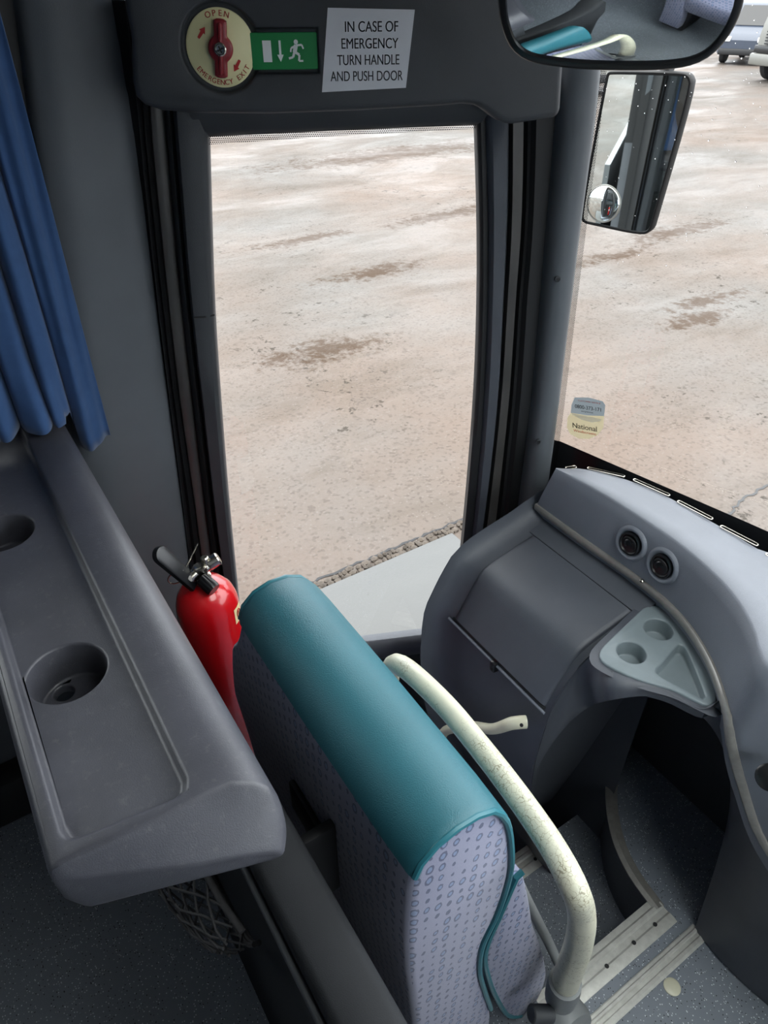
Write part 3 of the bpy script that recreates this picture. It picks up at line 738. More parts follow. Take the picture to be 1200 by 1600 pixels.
n0, n1, n2, n3 = hl(512, 12), hl(648, 15), hl(634, 137), hl(503, 144)
nc = (n0+n1+n2+n3)/4
ns = empty('notice_sign', tuple(HM @ nc), 'white paper notice with black emergency door instructions', 'notice')
part('sheet', paper, ns, lambda bm: prism(bm, [(p.x, p.y) for p in (n0, n1, n2, n3)][::-1], .0004, .0011, HM))
def notice(bm):
    wid = (n1.x-n0.x); top = (n0.y+n1.y)/2; H_ = top-(n2.y+n3.y)/2
    rows = (('IN CASE OF', .62), ('EMERGENCY', .67), ('TURN HANDLE', .74), ('AND PUSH DOOR', .87))
    for i, (s, w) in enumerate(rows):
        b2 = bmesh.new(); text_bm(b2, s, 1.0, Matrix(), .0)
        xs = [v.co.x for v in b2.verts]; sc = w*wid/(max(xs)-min(xs)); cx = (max(xs)+min(xs))/2
        hgt = H_*.128
        yy = top-H_*(.272+i*.203); xx = nc.x+.002+(1.5-i)*.0025
        ys = [v.co.y for v in b2.verts]; sy = hgt/(max(ys)-min(ys))
        for v in b2.verts: v.co = Vector(((v.co.x-cx)*sc+xx, v.co.y*sy+yy, .0013))
        b2.transform(HM); join(bm, b2)
part('lettering', ink, ns, notice, smooth=False)

# ---- sticker on the windscreen
SP = [(896, 620), (920, 620), (943, 626), (948, 632), (947, 650), (943, 668), (934, 680), (920, 686), (904, 685), (891, 678), (886, 668), (887, 652), (891, 633)]
SO = wpl(917, 652, .002); STM = frame(SO, WT, -WNRM); STi = STM.inverted()
stl = [(lambda q: (q.x, q.y))(STi @ wpl(x, y, .002)) for x, y in SP]
st = empty('windscreen_sticker', tuple(SO), 'small shield shaped repair sticker on the lower windscreen', 'sticker')
def flat(bm, pts, z): bm.faces.new([bm.verts.new(STM @ Vector((p[0], p[1], z))) for p in pts])
lowf = [(lambda q: (q.x, q.y))(STi @ wpl(x, y, .002)) for x, y in ((892, 645), (918, 649), (944, 650), (943, 668), (934, 680), (920, 686), (904, 685), (891, 678), (886, 668), (887, 652))]
part('lower_field', cream_lbl, st, lambda bm: flat(bm, lowf, .0004))
up_ = [(lambda q: (q.x, q.y))(STi @ wpl(x, y, .002)) for x, y in ((898, 621), (920, 621), (942, 627), (946, 633), (944, 650), (918, 649), (892, 645), (893, 633))]
part('upper_field', silver_lbl, st, lambda bm: flat(bm, up_, .0004))
wv = [(lambda q: (q.x, q.y))(STi @ wpl(x, y, .002)) for x, y in ((892, 646), (918, 650), (940, 655), (938, 658), (925, 660), (910, 656))]
part('white_wave', film_white, st, lambda bm: flat(bm, wv, .0008))
swid = stl[3][0]-stl[10][0]
def sticker_line(bm, s, px, py, w, hgt, rot=-7):
    b2 = bmesh.new(); text_bm(b2, s, 1.0, Matrix(), .0)
    xs = [v.co.x for v in b2.verts]; ys = [v.co.y for v in b2.verts]; q = STi @ wpl(px, py, .002)
    for v in b2.verts: v.co = Vector(((v.co.x-(max(xs)+min(xs))/2)*w*swid/(max(xs)-min(xs)), (v.co.y-min(ys))*hgt/(max(ys)-min(ys)), 0))
    b2.transform(STM @ Matrix.Translation((q.x, q.y, .0012)) @ Matrix.Rotation(math.radians(rot), 4, 'Z')); join(bm, b2)
for a_ in (('0800-373-171', 919, 640, .78, .0082, 13), ('anytime', 918, 645, .36, .004, 13), ('National', 914, 671, .74, .0115, 13)):
    part('lettering', ink, st, lambda bm: sticker_line(bm, *a_), smooth=False)
part('lettering', orange_print, st, lambda bm: (sticker_line(bm, 'Windscreens', 914, 677, .70, .0058, 13),), smooth=False)
part('lettering', red_print, st, lambda bm: (sticker_line(bm, 'CUSTOMER SERVICE', 921, 629, .66, .0034, 13),), smooth=False)

# ================================================================== MIRRORS
MC = CAM+ray(970, 30).normalized()*.80
tgt = Vector((-.6, -.05, .55))
MN = Vector((-.63, -.66, -.40)).normalized()
im = empty('interior_mirror', tuple(MC), 'wide rounded interior mirror in a black housing at the top of the windscreen', 'mirror')
MPX = [(776, -60), (778, 10), (784, 45), (797, 74), (820, 93), (855, 102), (910, 108), (970, 110), (1035, 109), (1080, 102), (1112, 86), (1138, 58), (1156, 25), (1166, -10), (1174, -70), (1150, -100), (960, -112), (800, -100)]
MM = frame(MC, RT, MN); MMi = MM.inverted()
mo = [MMi @ hp(x, y, MC, MN) for x, y in MPX]; mo = [(p.x, p.y) for p in crom([Vector((p.x, p.y, 0)) for p in mo], 72, closed=True)]
mcx = sum(p[0] for p in mo)/len(mo); mcy = sum(p[1] for p in mo)/len(mo)
def inset(o, d):
    out = []; n = len(o)
    for i in range(n):
        a = Vector(o[i-1]); b = Vector(o[(i+1) % n]); t = (b-a).normalized(); nn = Vector((-t.y, t.x))
        c = Vector((mcx, mcy))-Vector(o[i])
        if nn.dot(c) < 0: nn = -nn
        out.append(tuple(Vector(o[i])+nn*d))
    return out
def mhouse(bm):
    rows = [[MM @ Vector((p[0], p[1], z)) for p in inset(mo, d)] for d, z in ((.03, -.035), (.012, -.03), (.003, -.018), (0, -.004), (.001, .002), (.003, .004), (.0075, .004), (.0085, .0015))]
    loft(bm, rows, cu=True); 
    bm.faces.new([bm.verts.new(MM @ Vector((p[0], p[1], -.035))) for p in inset(mo, .03)])
part('housing', black_gloss, im, mhouse, sharp=50)
def mglass(bm):
    # slightly convex silvered glass
    I = inset(mo, .0075); rows = []
    for k in range(16):
        s = 1-k/16
        rows.append([MM @ Vector((mcx+(p[0]-mcx)*s, mcy+(p[1]-mcy)*s, .0016+.0065*(1-s*s))) for p in I])
    V = loft(bm, rows, cu=True); bm.faces.new(V[-1])
part('mirror_glass', mirror_mat, im, mglass, sharp=80)
def marm(bm):
    p0 = MM @ Vector((mcx, mcy+.03, -.034)); tube(bm, crom([p0, p0+Vector((.06, .02, .03)), Vector((p0.x+.12, p0.y+.03, ZC-.02)), Vector((p0.x+.12, p0.y+.03, ZC))], 16), .009, 10)
part('arm', black_gloss, im, marm)

XC = hp(995, 240, (1.50, 0, 0), (1, 0, 0))
tg2 = Vector((-3.0, 1.45, .35))
XN = ((CAM-XC).normalized()+(tg2-XC).normalized()).normalized()
XM = frame(XC, RT, XN); XMi = XM.inverted()
xm = empty('outside_mirror', tuple(XC), 'tall wet outside mirror hanging beyond the windscreen pillar', 'mirror')
XPX = [(958, 112), (1062, 114), (1078, 121), (1081, 138), (1023, 345), (1016, 360), (1000, 366), (925, 351), (912, 346), (909, 334), (948, 128)]
def rnd_poly(px):
    pts = [XMi @ hp(x, y, XC, XN) for x, y in px]; return [(p.x, p.y) for p in pts]
def chaikin(P, k):
    for _ in range(k):
        Q = []
        for a, b in zip(P, P[1:]+P[:1]): Q += [(a[0]*.75+b[0]*.25, a[1]*.75+b[1]*.25), (a[0]*.25+b[0]*.75, a[1]*.25+b[1]*.75)]
        P = Q
    return P
xo = chaikin(rnd_poly([(946, 122), (950, 112), (958, 110), (1062, 112), (1080, 116), (1083, 138), (1024, 343), (1018, 362), (1002, 368), (928, 352), (910, 348), (907, 334)]), 2)
mcx = sum(p[0] for p in xo)/len(xo); mcy = sum(p[1] for p in xo)/len(xo)
def xhouse(bm):
    rows = [[XM @ Vector((p[0], p[1], z)) for p in inset(xo, d)] for d, z in ((.03, -.06), (.01, -.05), (.0, -.02), (0, .002), (.002, .006), (.006, .006), (.0075, .002))]
    loft(bm, rows, cu=True)
    bm.faces.new([bm.verts.new(XM @ Vector((p[0], p[1], -.06))) for p in inset(xo, .03)])
part('housing', mirror_black, xm, xhouse, sharp=40)
part('mirror_glass', mirror_wet, xm, lambda bm: prism(bm, inset(xo, .0068), 0, .0025, XM))
bc = XMi @ hp(944, 318, XC, XN)
def blind(bm):
    n = 40; R = .043; rows = []
    for k in range(10):
        a = k/9*.95; rows.append([XM @ Vector((bc.x+R*math.cos(a*math.pi/2)*math.cos(2*math.pi*j/n), bc.y+R*math.cos(a*math.pi/2)*math.sin(2*math.pi*j/n), .003+.012*math.sin(a*math.pi/2))) for j in range(n)])
    V = loft(bm, rows, cu=True); bm.faces.new(V[-1])
bs = part('blind_spot_mirror', mirror_wet, xm, blind, sharp=80, label='small round convex mirror stuck in the lower corner')
part('rim', alu_dull, bs, lambda bm: tube(bm, [XM @ Vector((bc.x+.0435*math.cos(2*math.pi*j/40), bc.y+.0435*math.sin(2*math.pi*j/40), .004)) for j in range(40)], .0014, 8, closed=True))
def xarm(bm):
    p = XM @ Vector((mcx+.02, mcy+.12, -.04)); tube(bm, crom([p, p+Vector((.02, 0, .12)), p+Vector((-.05, -.02, .42)), Vector((1.2, .8, ZC+.05))], 20), .016, 12)
part('arm', black_gloss, xm, xarm)

# ================================================================== CURTAIN
def curtain(bm):
    nu, nv = 200, 50; rows = []
    for j in range(nv+1):
        v = j/nv; row = []
        for i in range(nu+1):
            u = i/nu
            x = -.20+.392*u
            ph = 2*math.pi*(8.2*u+.22*math.sin(9*u)+.12*math.sin(21*u+1)+.05*math.sin(3*v+4*u))
            hem = 1.008 if x < .126 else (.925 if x > .136 else 1.008-.083*(x-.126)/.010)
            z = 1.86+(hem-1.86)*v+.004*math.sin(ph)*v
            flat = 1-.65*max(0, min(1, (u-.82)/.08))
            amp = (.017+.007*v+.004*math.sin(5*u+2*v))*flat
            s_ = math.sin(ph); s_ = math.copysign(abs(s_)**.8, s_)
            y = 1.205+amp*s_+.003*math.sin(ph*2.7+6*v)+.010*v*math.sin(4*u+2.5*v)
            xx = x+.010*math.sin(ph+1.2)*flat
            w_ = max(0, (v-.88)/.12) if x < .12 else 0
            y -= .05*w_**1.4*(.65+.35*math.sin(ph*.5+1)); z += .012*w_*(1-w_)+.002*w_
            row.append(Vector((xx, y, z)))
        rows.append(row)
    loft(bm, rows)
bm = bmesh.new(); curtain(bm)
cu = finish('curtain', bm, curtain_mat, None, 80); tag(cu, 'deep blue pleated curtain hanging over the far end of the shelf', 'curtain')
md = cu.modifiers.new('thick', 'SOLIDIFY'); md.thickness = .0015

# ================================================================== SHELF
SX_L, SX_R, SY0, SY1, SZ = -.078, .124, .338, 1.255, 1.0
sh_ = empty('shelf_console', (.02, .8, .92), 'worn dark grey plastic shelf with two cup recesses and a long tray', 'shelf')
def shelf_base():
    # cross-section in XZ, swept along Y; near end slopes down and inward
    sec = [(SX_L+.012, SZ-.075), (SX_L+.002, SZ-.05), (SX_L, SZ-.012), (SX_L+.004, SZ-.003), (SX_L+.012, SZ), (.05, SZ), (.085, SZ+.001), (.103, SZ-.004), (.116, SZ-.016), (.123, SZ-.034), (.124, SZ-.06), (.112, SZ-.078)]
    b = bmesh.new(); rows = []
    rows.append([Vector((x, SY1, z)) for x, z in sec])
    for k in range(9):
        t = k/8; row = []
        for x, z in sec:
            fx = max(0, min(1, (x-SX_L)/(SX_R-SX_L)))
            yt = .404-.012*fx-.016*max(0, fx-.8)/.2; yb = .398-.056*fx           # top and foot of the near face
            hgt = max(0, min(1, (z-(SZ-.078))/.078))
            drop = .018*t+.044*t*fx
            ins = .016*t*t
            xx = x-ins if fx > .6 else (x+ins*.5 if fx < .1 else x)
            row.append(Vector((xx, yt+(yb-yt)*t, z-drop*hgt)))
        rows.append(row)
    loft(b, rows, cu=True, cap=True); return b
def tray_cut():
    b = bmesh.new()
    o0 = [(-.062, .430), (-.059, .420), (-.050, .416), (.038, .406), (.050, .409), (.055, .420), (.055, 1.40), (-.060, 1.40)]
    lo = [Vector((-.003+(x+.003)*.90, y+(.007 if y < .6 else 0), SZ-.013)) for x, y in o0]
    hi = [Vector((x*1.01, y-(.003 if y < .6 else 0), SZ+.01)) for x, y in o0]
    loft(b, [lo, hi], cu=True, cap=True); return b
cups = [(hz(104, 1050, SZ-.013)), (hz(2, 832, SZ-.013))]
def cup_cut(c):
    b = bmesh.new(); lathe(b, [(.039, SZ-.062), (.0445, SZ+.02)], Matrix.Translation((c.x, c.y, 0)), 56); return b
HC = hz(100, 1082, SZ-.062)
def hole_cut(c):
    b = bmesh.new(); lathe(b, [(.011, SZ-.2), (.011, SZ-.05)], Matrix.Translation((HC.x, HC.y, 0)), 28); return b
bm = carve(shelf_base(), [tray_cut()]+[cup_cut(c) for c in cups]+[hole_cut(cups[0])], bev=.0035, seg=3, ang=32)
finish('shelf_body', bm, shelf_mat, sh_, sharp=50)
part('support_web', plastic_dk, sh_, lambda bm: box(bm, (.094, .40, .848), (.118, 1.27, .93), bev=.004))

# partition under the shelf, running to the aisle
mp = empty('partition_panel', (.11, .6, 0), 'dark grey partition panel under the shelf, running out towards the aisle', 'partition')
def ppanel(bm):
    sec = [(.086, 0), (.086, .838), (.089, .847), (.096, .851), (.134, .851), (.143, .847), (.147, .836), (.148, 0)]
    rows = [[Vector((x, y, z)) for x, z in sec] for y in (.02, .05, .4, .9, 1.29)]
    loft(bm, rows, cu=True, cap=True)
part('panel', partition_mat, mp, ppanel, sharp=50)
part('edge_bead', plastic_dk, mp, lambda bm: tube(bm, [(.082, .03, .825), (.082, .5, .825), (.082, .9, .825)], .0045, 10), label='lighter bead along the edge')
# net pocket
def net(bm):
    rnd = random.Random(2)
    def P(u, v):      # u along y, v down; bag hangs behind the partition
        y = .36+.62*u; sag = math.sin(math.pi*u)**.5
        z = .80-.26*v*sag-.02; x = .070-.085*math.sin(math.pi*min(1, v*.9+.12))*(.3+.7*sag)
        return Vector((x, y, z))
    N = 15
    for i in range(-8, N+1):
        for sgn in (1, -1):
            pts = []
            for k in range(19):
                v = k/18; u = (i+(v*8 if sgn > 0 else 8-v*8))/N
                if 0.01 <= u <= .99: pts.append(P(u, v)+Vector((rnd.uniform(-.002, .002), rnd.uniform(-.002, .002), 0)))
            if len(pts) > 2: tube(bm, pts, .0016, 6)
    for r, v in ((.004, 0), (.0035, 1), (.003, .96), (.003, .93)):
        tube(bm, [P(u/30*.98+.01, v)+Vector((0, 0, .004*math.sin(u*2.1))) for u in range(31)], r, 8)
bm = bmesh.new(); net(bm); o = finish('storage_net', bm, net_mat, None, 80); tag(o, 'dark knotted cord net pocket sagging behind the partition', 'net')

# ================================================================== FIRE EXTINGUISHER
EX, EY, ER = .236, .95, .0565
ex = empty('fire_extinguisher', (EX, EY, .2), 'red fire extinguisher with black lever standing between shelf and seat', 'fire extinguisher')
TM = Matrix.Translation((EX, EY, 0)); ZT = hy(325, 905, EY).z
part('cylinder', red, ex, lambda bm: lathe(bm, [(ER*.8, .2), (ER, .21), (ER, ZT-.062), (ER*.97, ZT-.045), (ER*.88, ZT-.028), (ER*.68, ZT-.012), (ER*.4, ZT-.002), (.014, ZT+.002), (.014, ZT+.01)], TM, 48), sharp=60)
vz = ZT+.01
part('collar', steel, ex, lambda bm: lathe(bm, [(.0165, ZT-.002), (.0165, ZT+.012), (.012, ZT+.014), (.012, ZT+.034), (.009, ZT+.036)], TM, 24))
V0 = Vector((EX, EY, ZT+.022))
part('valve_body', steel, ex, lambda bm: (tube(bm, [V0+Vector((-.035, -.006, -.008)), V0+Vector((-.01, 0, 0)), V0+Vector((.018, .004, .004))], [.009, .011, .009], 14), lathe(bm, [(.007, 0), (.007, .018), (.005, .02)], frame(V0+Vector((.012, .004, .006)), (1, 0, 0), (0, 0, 1)), 14)))
gx = hy(332, 898, EY); 
part('gauge_cap', steel, ex, lambda bm: lathe(bm, [(.009, 0), (.012, .002), (.012, .020), (.010, .022)], frame(V0+Vector((.016, .004, .006)), (0, 0, 1), (.85, -.1, .35)), 20), label='ribbed nickel cap')
kd = (Vector((.3, -.7, -.35))).normalized()
def xknob(bm):
    M = frame(V0+Vector((-.004, -.012, -.004)), (0, 0, 1), kd); n = 36
    rows = []
    for r, z in ((.011, 0), (.013, .004), (.0135, .026), (.012, .031)):
        rows.append([M @ Vector(((r-(.0012 if j % 3 == 0 and .002 < z < .03 else 0))*math.cos(2*math.pi*j/n), (r-(.0012 if j % 3 == 0 and .002 < z < .03 else 0))*math.sin(2*math.pi*j/n), z)) for j in range(n)])
    loft(bm, rows, cu=True, cap=True)
part('hose_knob', black_gloss, ex, xknob, sharp=25, label='black ribbed knob')
L0 = hy(306, 914, EY-.01); L1 = hy(250, 856, EY-.01)
def lever(bm):
    d = (L1-L0); Ln = d.length; M = frame(L0, d, Vector((.55, -.75, .36)))
    out = [(0, -.013), (Ln*.35, -.0135), (Ln*.82, -.015)]+[(Ln*.82+.015*math.sin(a), -.015*math.cos(a)) for a in [math.pi*k/10 for k in range(1, 10)]]+[(Ln*.82, .015), (Ln*.35, .0135), (0, .013)]
    prism(bm, [(p[0], p[1]) for p in out], -.006, .004, M, bev=.003, seg=2)
lv = part('lever', black_gloss, ex, lever, label='black squeeze lever')
d_ = (L1-L0); MLV = frame(L0, d_, Vector((.55, -.75, .36)))
part('stamp', alu_dull, lv, lambda bm: prism(bm, rrect(.010, .008, .002, 3), .004, .0046, MLV @ Matrix.Translation((.02, 0, 0))))
part('carry_handle', steel, ex, lambda bm: tube(bm, crom([V0+Vector((-.005, 0, -.004)), V0+Vector((-.03, .0, .012)), V0+Vector((-.05, .01, .02))], 8), .005, 10))
def pin(bm):
    c = V0+Vector((-.042, -.004, .012))
    tube(bm, [c+Vector((.016*math.cos(a), -.004*math.sin(a), .016*math.sin(a))) for a in [2*math.pi*k/24 for k in range(24)]], .0012, 6, closed=True)
part('pin_ring', steel, ex, pin)
part('safety_pin', steel, ex, lambda bm: (tube(bm, [V0+Vector((-.055, -.004, .036)), V0+Vector((-.03, -.002, .014)), V0+Vector((.008, .012, .052))], .0013, 6),))
def xlabel(bm):
    rows = []
    for z in (ZT-.085, ZT-.050):
        rows.append([Vector((EX+(ER+.0006)*math.cos(a), EY+(ER+.0006)*math.sin(a), z)) for a in [math.radians(-56+26*k/6) for k in range(7)]])
    loft(bm, rows)
lb = part('label_patch', yellow_lbl, ex, xlabel, label='small cream label on the red cylinder')
def xmark(bm):
    a0 = math.radians(-43)
    M = frame((EX+(ER+.0012)*math.cos(a0), EY+(ER+.0012)*math.sin(a0), ZT-.067), (-math.sin(a0), math.cos(a0), 0), (math.cos(a0), math.sin(a0), 0))
    tube(bm, [M @ Vector((.006*math.cos(t), .009*math.sin(t), 0)) for t in [2*math.pi*k/20 for k in range(20)]], .0009, 6, closed=True)
    tube(bm, [M @ Vector((0, -.005, 0)), M @ Vector((0, .005, 0))], .0009, 6)
part('label_print', red_print, lb, xmark)
def xprint(bm):
    rows = []
    for z in (ZT-.20, ZT-.098):
        rows.append([Vector((EX+(ER+.0005)*math.cos(a), EY+(ER+.0005)*math.sin(a), z)) for a in [math.radians(-34+70*k/8) for k in range(9)]])
    loft(bm, rows)
part('label_patch', paper, ex, xprint, label='white instruction label at the side')
part('wall_bracket', steel, ex, lambda bm: (box(bm, (.147, EY-.02, .38), (EX-ER+.004, EY+.02, .44))))

# ================================================================== COURIER SEAT
PROF = [(.245, .10), (.236, .30), (.227, .47), (.212, .66), (.208, .785), (.211, .87), (.217, .900), (.232, .918), (.255, .928), (.286, .928), (.313, .914), (.336, .872), (.353, .800), (.361, .724), (.353, .633), (.336, .563), (.340, .473), (.362, .36), (.392, .22), (.40, .10)]
def resample2(P, n): return [(p.x, p.y) for p in crom([Vector((a, b, 0)) for a, b in P], n)]
def offs(P, d, closed=True):
    out = []; n = len(P)
    for i in range(n):
        a = Vector(P[i-1 if closed or i > 0 else 0]); b = Vector(P[(i+1) % n if closed or i < n-1 else n-1]); t = (b-a).normalized()
        out.append((P[i][0]-t.y*d, P[i][1]+t.x*d))
    return out
def seat_back(bm, P, y0, y1, wide=True):
    rows = []
    for y, d in ((y0, .010), (y0+.003, .004), (y0+.009, 0), (y0+.04, -.001), ((y0+y1)/2, -.002), (y1-.04, -.001), (y1-.012, 0), (y1-.004, .006), (y1, .014)):
        sh = lambda z: (.042*max(0, min(1, (.885-z)/.10))**1.2+.078*max(0, min(1, (.82-z)/.22))) if wide and y > (y0+y1)/2+.01 else 0      # shoulders wider than the headrest
        rows.append([Vector((x, y+sh(z), z)) for x, z in offs(P, -d)])
    loft(bm, rows, cu=True, cap=True)
def fabric_uv(o):
    L = {}
    def f(c, n):
        if abs(n.y) > .7: return (c.x*1.0+3.1, c.z)
        return (c.y, c.z) if abs(n.x) > abs(n.z) else (c.y, c.x)
    set_uv(o, f)
def make_seat(root, y0, y1, tipped=True):
    P = resample2(PROF, 70)
    bk = part('backrest', fabric, root, lambda bm: seat_back(bm, P, y0, y1, tipped), sharp=60); fabric_uv(bk)
    # teal vinyl cap from the rear top edge over to the front
    i0 = min(range(70), key=lambda i: (P[i][0]-.214)**2+(P[i][1]-.888)**2); i1 = min(range(70), key=lambda i: (P[i][0]-.360)**2+(P[i][1]-.70)**2)
    Q = P[i0:i1+1]
    def cap(bm):
        rows = []
        for y, d in ((y0+.001, .002), (y0+.005, .004), (y0+.012, .0045), (y0+.05, .006), ((y0+y1)/2, .007), (y1-.05, .006), (y1-.014, .0045), (y1-.005, .001), (y1-.001, -.004)):
            o = offs(Q, d, closed=False)
            a = [Vector((x, y, z)) for x, z in o]; rows.append(a)
        loft(bm, rows)
    part('headrest_cover', teal, root, cap, sharp=70, label='teal vinyl headrest cover')
    pp = part('piping', teal_pipe, root, lambda bm: tube(bm, [Vector((x, y0+.001, z)) for x, z in offs(P[i0:64], -.001, closed=False)], .0042, 8), label='teal piping round the aisle end')
    part('piping', teal_pipe, root, lambda bm: tube(bm, [Vector((x, y1-.003, z)) for x, z in offs(P[i0:i1+8], -.002, closed=False)], .0046, 8), label='teal piping round the far end')
    if tipped:
        C1 = [(.350, .50), (.362, .60), (.372, .655), (.383, .680), (.395, .678), (.405, .652), (.426, .57), (.452, .46), (.484, .355), (.518, .23), (.540, .12), (.530, .03), (.49, .02), (.45, .09), (.41, .22), (.372, .37)]
    else:
        C1 = [(.36, .46), (.50, .475), (.66, .48), (.74, .47), (.775, .43), (.77, .37), (.72, .35), (.50, .34), (.38, .34), (.35, .40)]
    Cp = resample2(C1+[C1[0]], 48)[:-1]
    if not tipped: Cp = Cp
    def cush(bm):
        rows = []
        for y, d in ((y0+.006, .007), (y0+.008, .004), (y0+.014, .001), (y0+.05, 0), (y1-.05, 0), (y1-.016, .001), (y1-.004, .008)):
            rows.append([Vector((x, y, z)) for x, z in offs(Cp, -d if tipped else -d)])
        loft(bm, rows, cu=True, cap=True)
    cs = part('seat_cushion', fabric, root, cush, sharp=60, label='tipped up seat cushion' if tipped else None); fabric_uv(cs)
    if tipped:
        ed = [(.49, .02), (.45, .09), (.41, .22), (.372, .37), (.350, .50), (.366, .60), (.384, .690), (.392, .685)]
        part('piping', teal_pipe, cs, lambda bm: tube(bm, [Vector((p[0]+.002, y0+.008, p[1])) for p in resample2(ed, 30)], .0045, 8))
    part('pedestal', black, root, lambda bm: (box(bm, (.25, y0+.06, 0), (.42, y1-.06, .14 if tipped else .34), bev=.01),))
CY0, CY1 = .272, .70
cs_ = empty('courier_seat', (.3, .486, 0), 'teal topped courier seat with dotted blue grey cloth, backing onto the shelf', 'seat')
make_seat(cs_, CY0, CY1)
# hinge cavity low on the back of the seat
def cavity(bm):
    a = hx(462, 1225, .208); b = hx(505, 1310, .2075)
    box(bm, (.1985, min(a.y, b.y)-.005, b.z-.03), (.2085, max(a.y, b.y)+.005, a.z+.01), bev=.004)
part('hinge_recess', black, cs_, cavity, label='black hinge opening in the seat back')
part('hinge_bracket', black, cs_, lambda bm: box(bm, (.160, .425, .60), (.206, .44, .76), bev=.004))
# crackled cream guard rail hooked round the front of the seat
BAR = [Vector((.44, .655, .42)), Vector((.435, .655, .60)), Vector((.43, .64, .70)), Vector((.428, .60, .742)), hz(690, 1096, .752), hz(740, 1155, .755), hz(800, 1232, .762), hz(860, 1318, .768), hy(896, 1385, .208), hy(909, 1430, .200), hy(904, 1475, .204), hy(890, 1515, .215), hy(880, 1545, .222)]
BARP = crom(BAR, 72)
part('guard_rail', cream, cs_, lambda bm: tube(bm, BARP, [.0165+.0055*max(0, (i-44)/27) for i in range(72)], 22), sharp=60, label='cream rail with crackled paint')
part('rail_strut', grey_hinge, cs_, lambda bm: tube(bm, crom([hy(806, 1372, .30), hy(830, 1420, .29), hy(856, 1470, .275), hy(872, 1505, .25)], 16), .008, 12), label='thin grey brace behind the rail')
HB = hy(880, 1560, .222)
part('rail_socket', grey_hinge, cs_, lambda bm: tube(bm, [BARP[-5]+Vector((0, 0, -.01)), BARP[-1], BARP[-1]+(BARP[-1]-BARP[-5])*.9], [.0255, .0275, .026], 20), label='grey plastic rail socket')
hc = hy(884, 1600, .215)
part('hinge_boss', grey_hinge, cs_, lambda bm: lathe(bm, [(.020, -.03), (.040, -.026), (.048, -.012), (.048, .01), (.042, .022), (.02, .03)], frame(hc, (1, 0, 0), (0, -1, .25)), 32), label='rounded grey hinge boss')
pv = hy(846, 1584, .222)
part('pivot_pin', plastic_dk, cs_, lambda bm: lathe(bm, [(.012, -.02), (.014, -.018), (.014, .018), (.012, .02)], frame(pv, (0, 1, 0), (.7, -.35, -.3)), 20))

# ================================================================== DASHBOARD
# three guide lines of the upper dash: metal strip line, ridge, windscreen edge
def ext(P, more): return [Vector(p) for p in P]+[Vector(m) for m in more]
ZS, ZD, ZW = .72, .828, .785
Sg = crom(ext([hz(x, y, z) for x, y, z in ((838, 790, .72), (900, 836, .72), (1001, 908, .72), (1062, 962, .72), (1108, 1030, .72), (1136, 1106, .715), (1144, 1160, .665), (1160, 1222, .58), (1197, 1320, .46))], [(.855, .04, .41), (.87, -.12, .39), (.88, -.45, .39), (.88, -.9, .39), (.88, -1.2, .39)]), 90)
Dg = crom(ext([hz(x, y, ZD) for x, y in ((868, 734), (930, 766), (992, 804), (1060, 850), (1113, 895), (1150, 936), (1176, 982), (1200, 1045))], [(.84, .20, .825), (.855, .05, .82), (.87, -.45, .82), (.87, -.9, .82), (.87, -1.2, .82)]), 90)
Wg = crom(ext([hz(x, y, ZW) for x, y in ((870, 733), (914, 733), (983, 751), (1048, 779), (1113, 816), (1155, 840), (1187, 859))], [(1.12, .38, ZW), (1.15, .2, ZW), (1.165, -.1, ZW), (1.13, -.5, ZW), (1.06, -.85, ZW), (1.0, -1.2, ZW)]), 90)
da = empty('dashboard', (.95, .4, .7), 'grey upper dashboard curving back towards the aisle under the windscreen', 'dashboard')
def dash(bm):
    rows = []
    for s, d, w in zip(Sg, Dg, Wg):
        n = Vector((s.x-d.x, s.y-d.y, 0)); m = (s+d)/2
        out = Vector((-.35, -.25, .5)).normalized()*.008
        face = [s+Vector((.01, .005, -.05)), s+Vector((0, 0, -.004)), s.lerp(d, .25)+out*.5, s.lerp(d, .5)+out*.7, s.lerp(d, .75)+out*.6, s.lerp(d, .97)+out*.3]
        top = [d.lerp(w, .025)+Vector((0, 0, .003)), d.lerp(w, .3)+Vector((0, 0, .004)), d.lerp(w, .7)+Vector((0, 0, .003)), w, w+Vector((.004, .0, -.006)), w+Vector((.006, 0, -.09))]
        rows.append(face+top)
    loft(bm, rows)
    bm.faces.new([bm.verts.new(p) for p in rows[0]])
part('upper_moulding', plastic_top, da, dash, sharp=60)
def metal_strip(bm):
    rows = []
    for i, s in enumerate(Sg):
        t = (Sg[min(i+1, 89)]-Sg[max(i-1, 0)]).normalized(); a = (Dg[i]-s).normalized(); n = t.cross(a).normalized()
        if n.dot(Vector((-1, -.3, .6))) < 0: n = -n
        bb = t.cross(n).normalized()
        if bb.z < 0: bb = -bb
        rows.append([s+bb*w+n*h for w, h in ((-.0095, -.006), (-.009, .003), (-.006, .0055), (.003, .0055), (.006, .004), (.0065, -.004))])
    loft(bm, rows)
part('metal_strip', alu_dull, da, metal_strip, sharp=50, label='dull silver trim strip along the dash edge')
for px, py in ((1003, 908), (1139, 1123)):
    part('strip_screw', steel, da, lambda bm: lathe(bm, [(.004, 0), (.004, .002), (.002, .0035)], frame(hz(px, py, ZS+.005-(.03 if py > 1000 else 0)), (1, 0, 0), (-.3, -.2, 1)), 14))
VN = Vector((-.62, -.22, .75)).normalized()
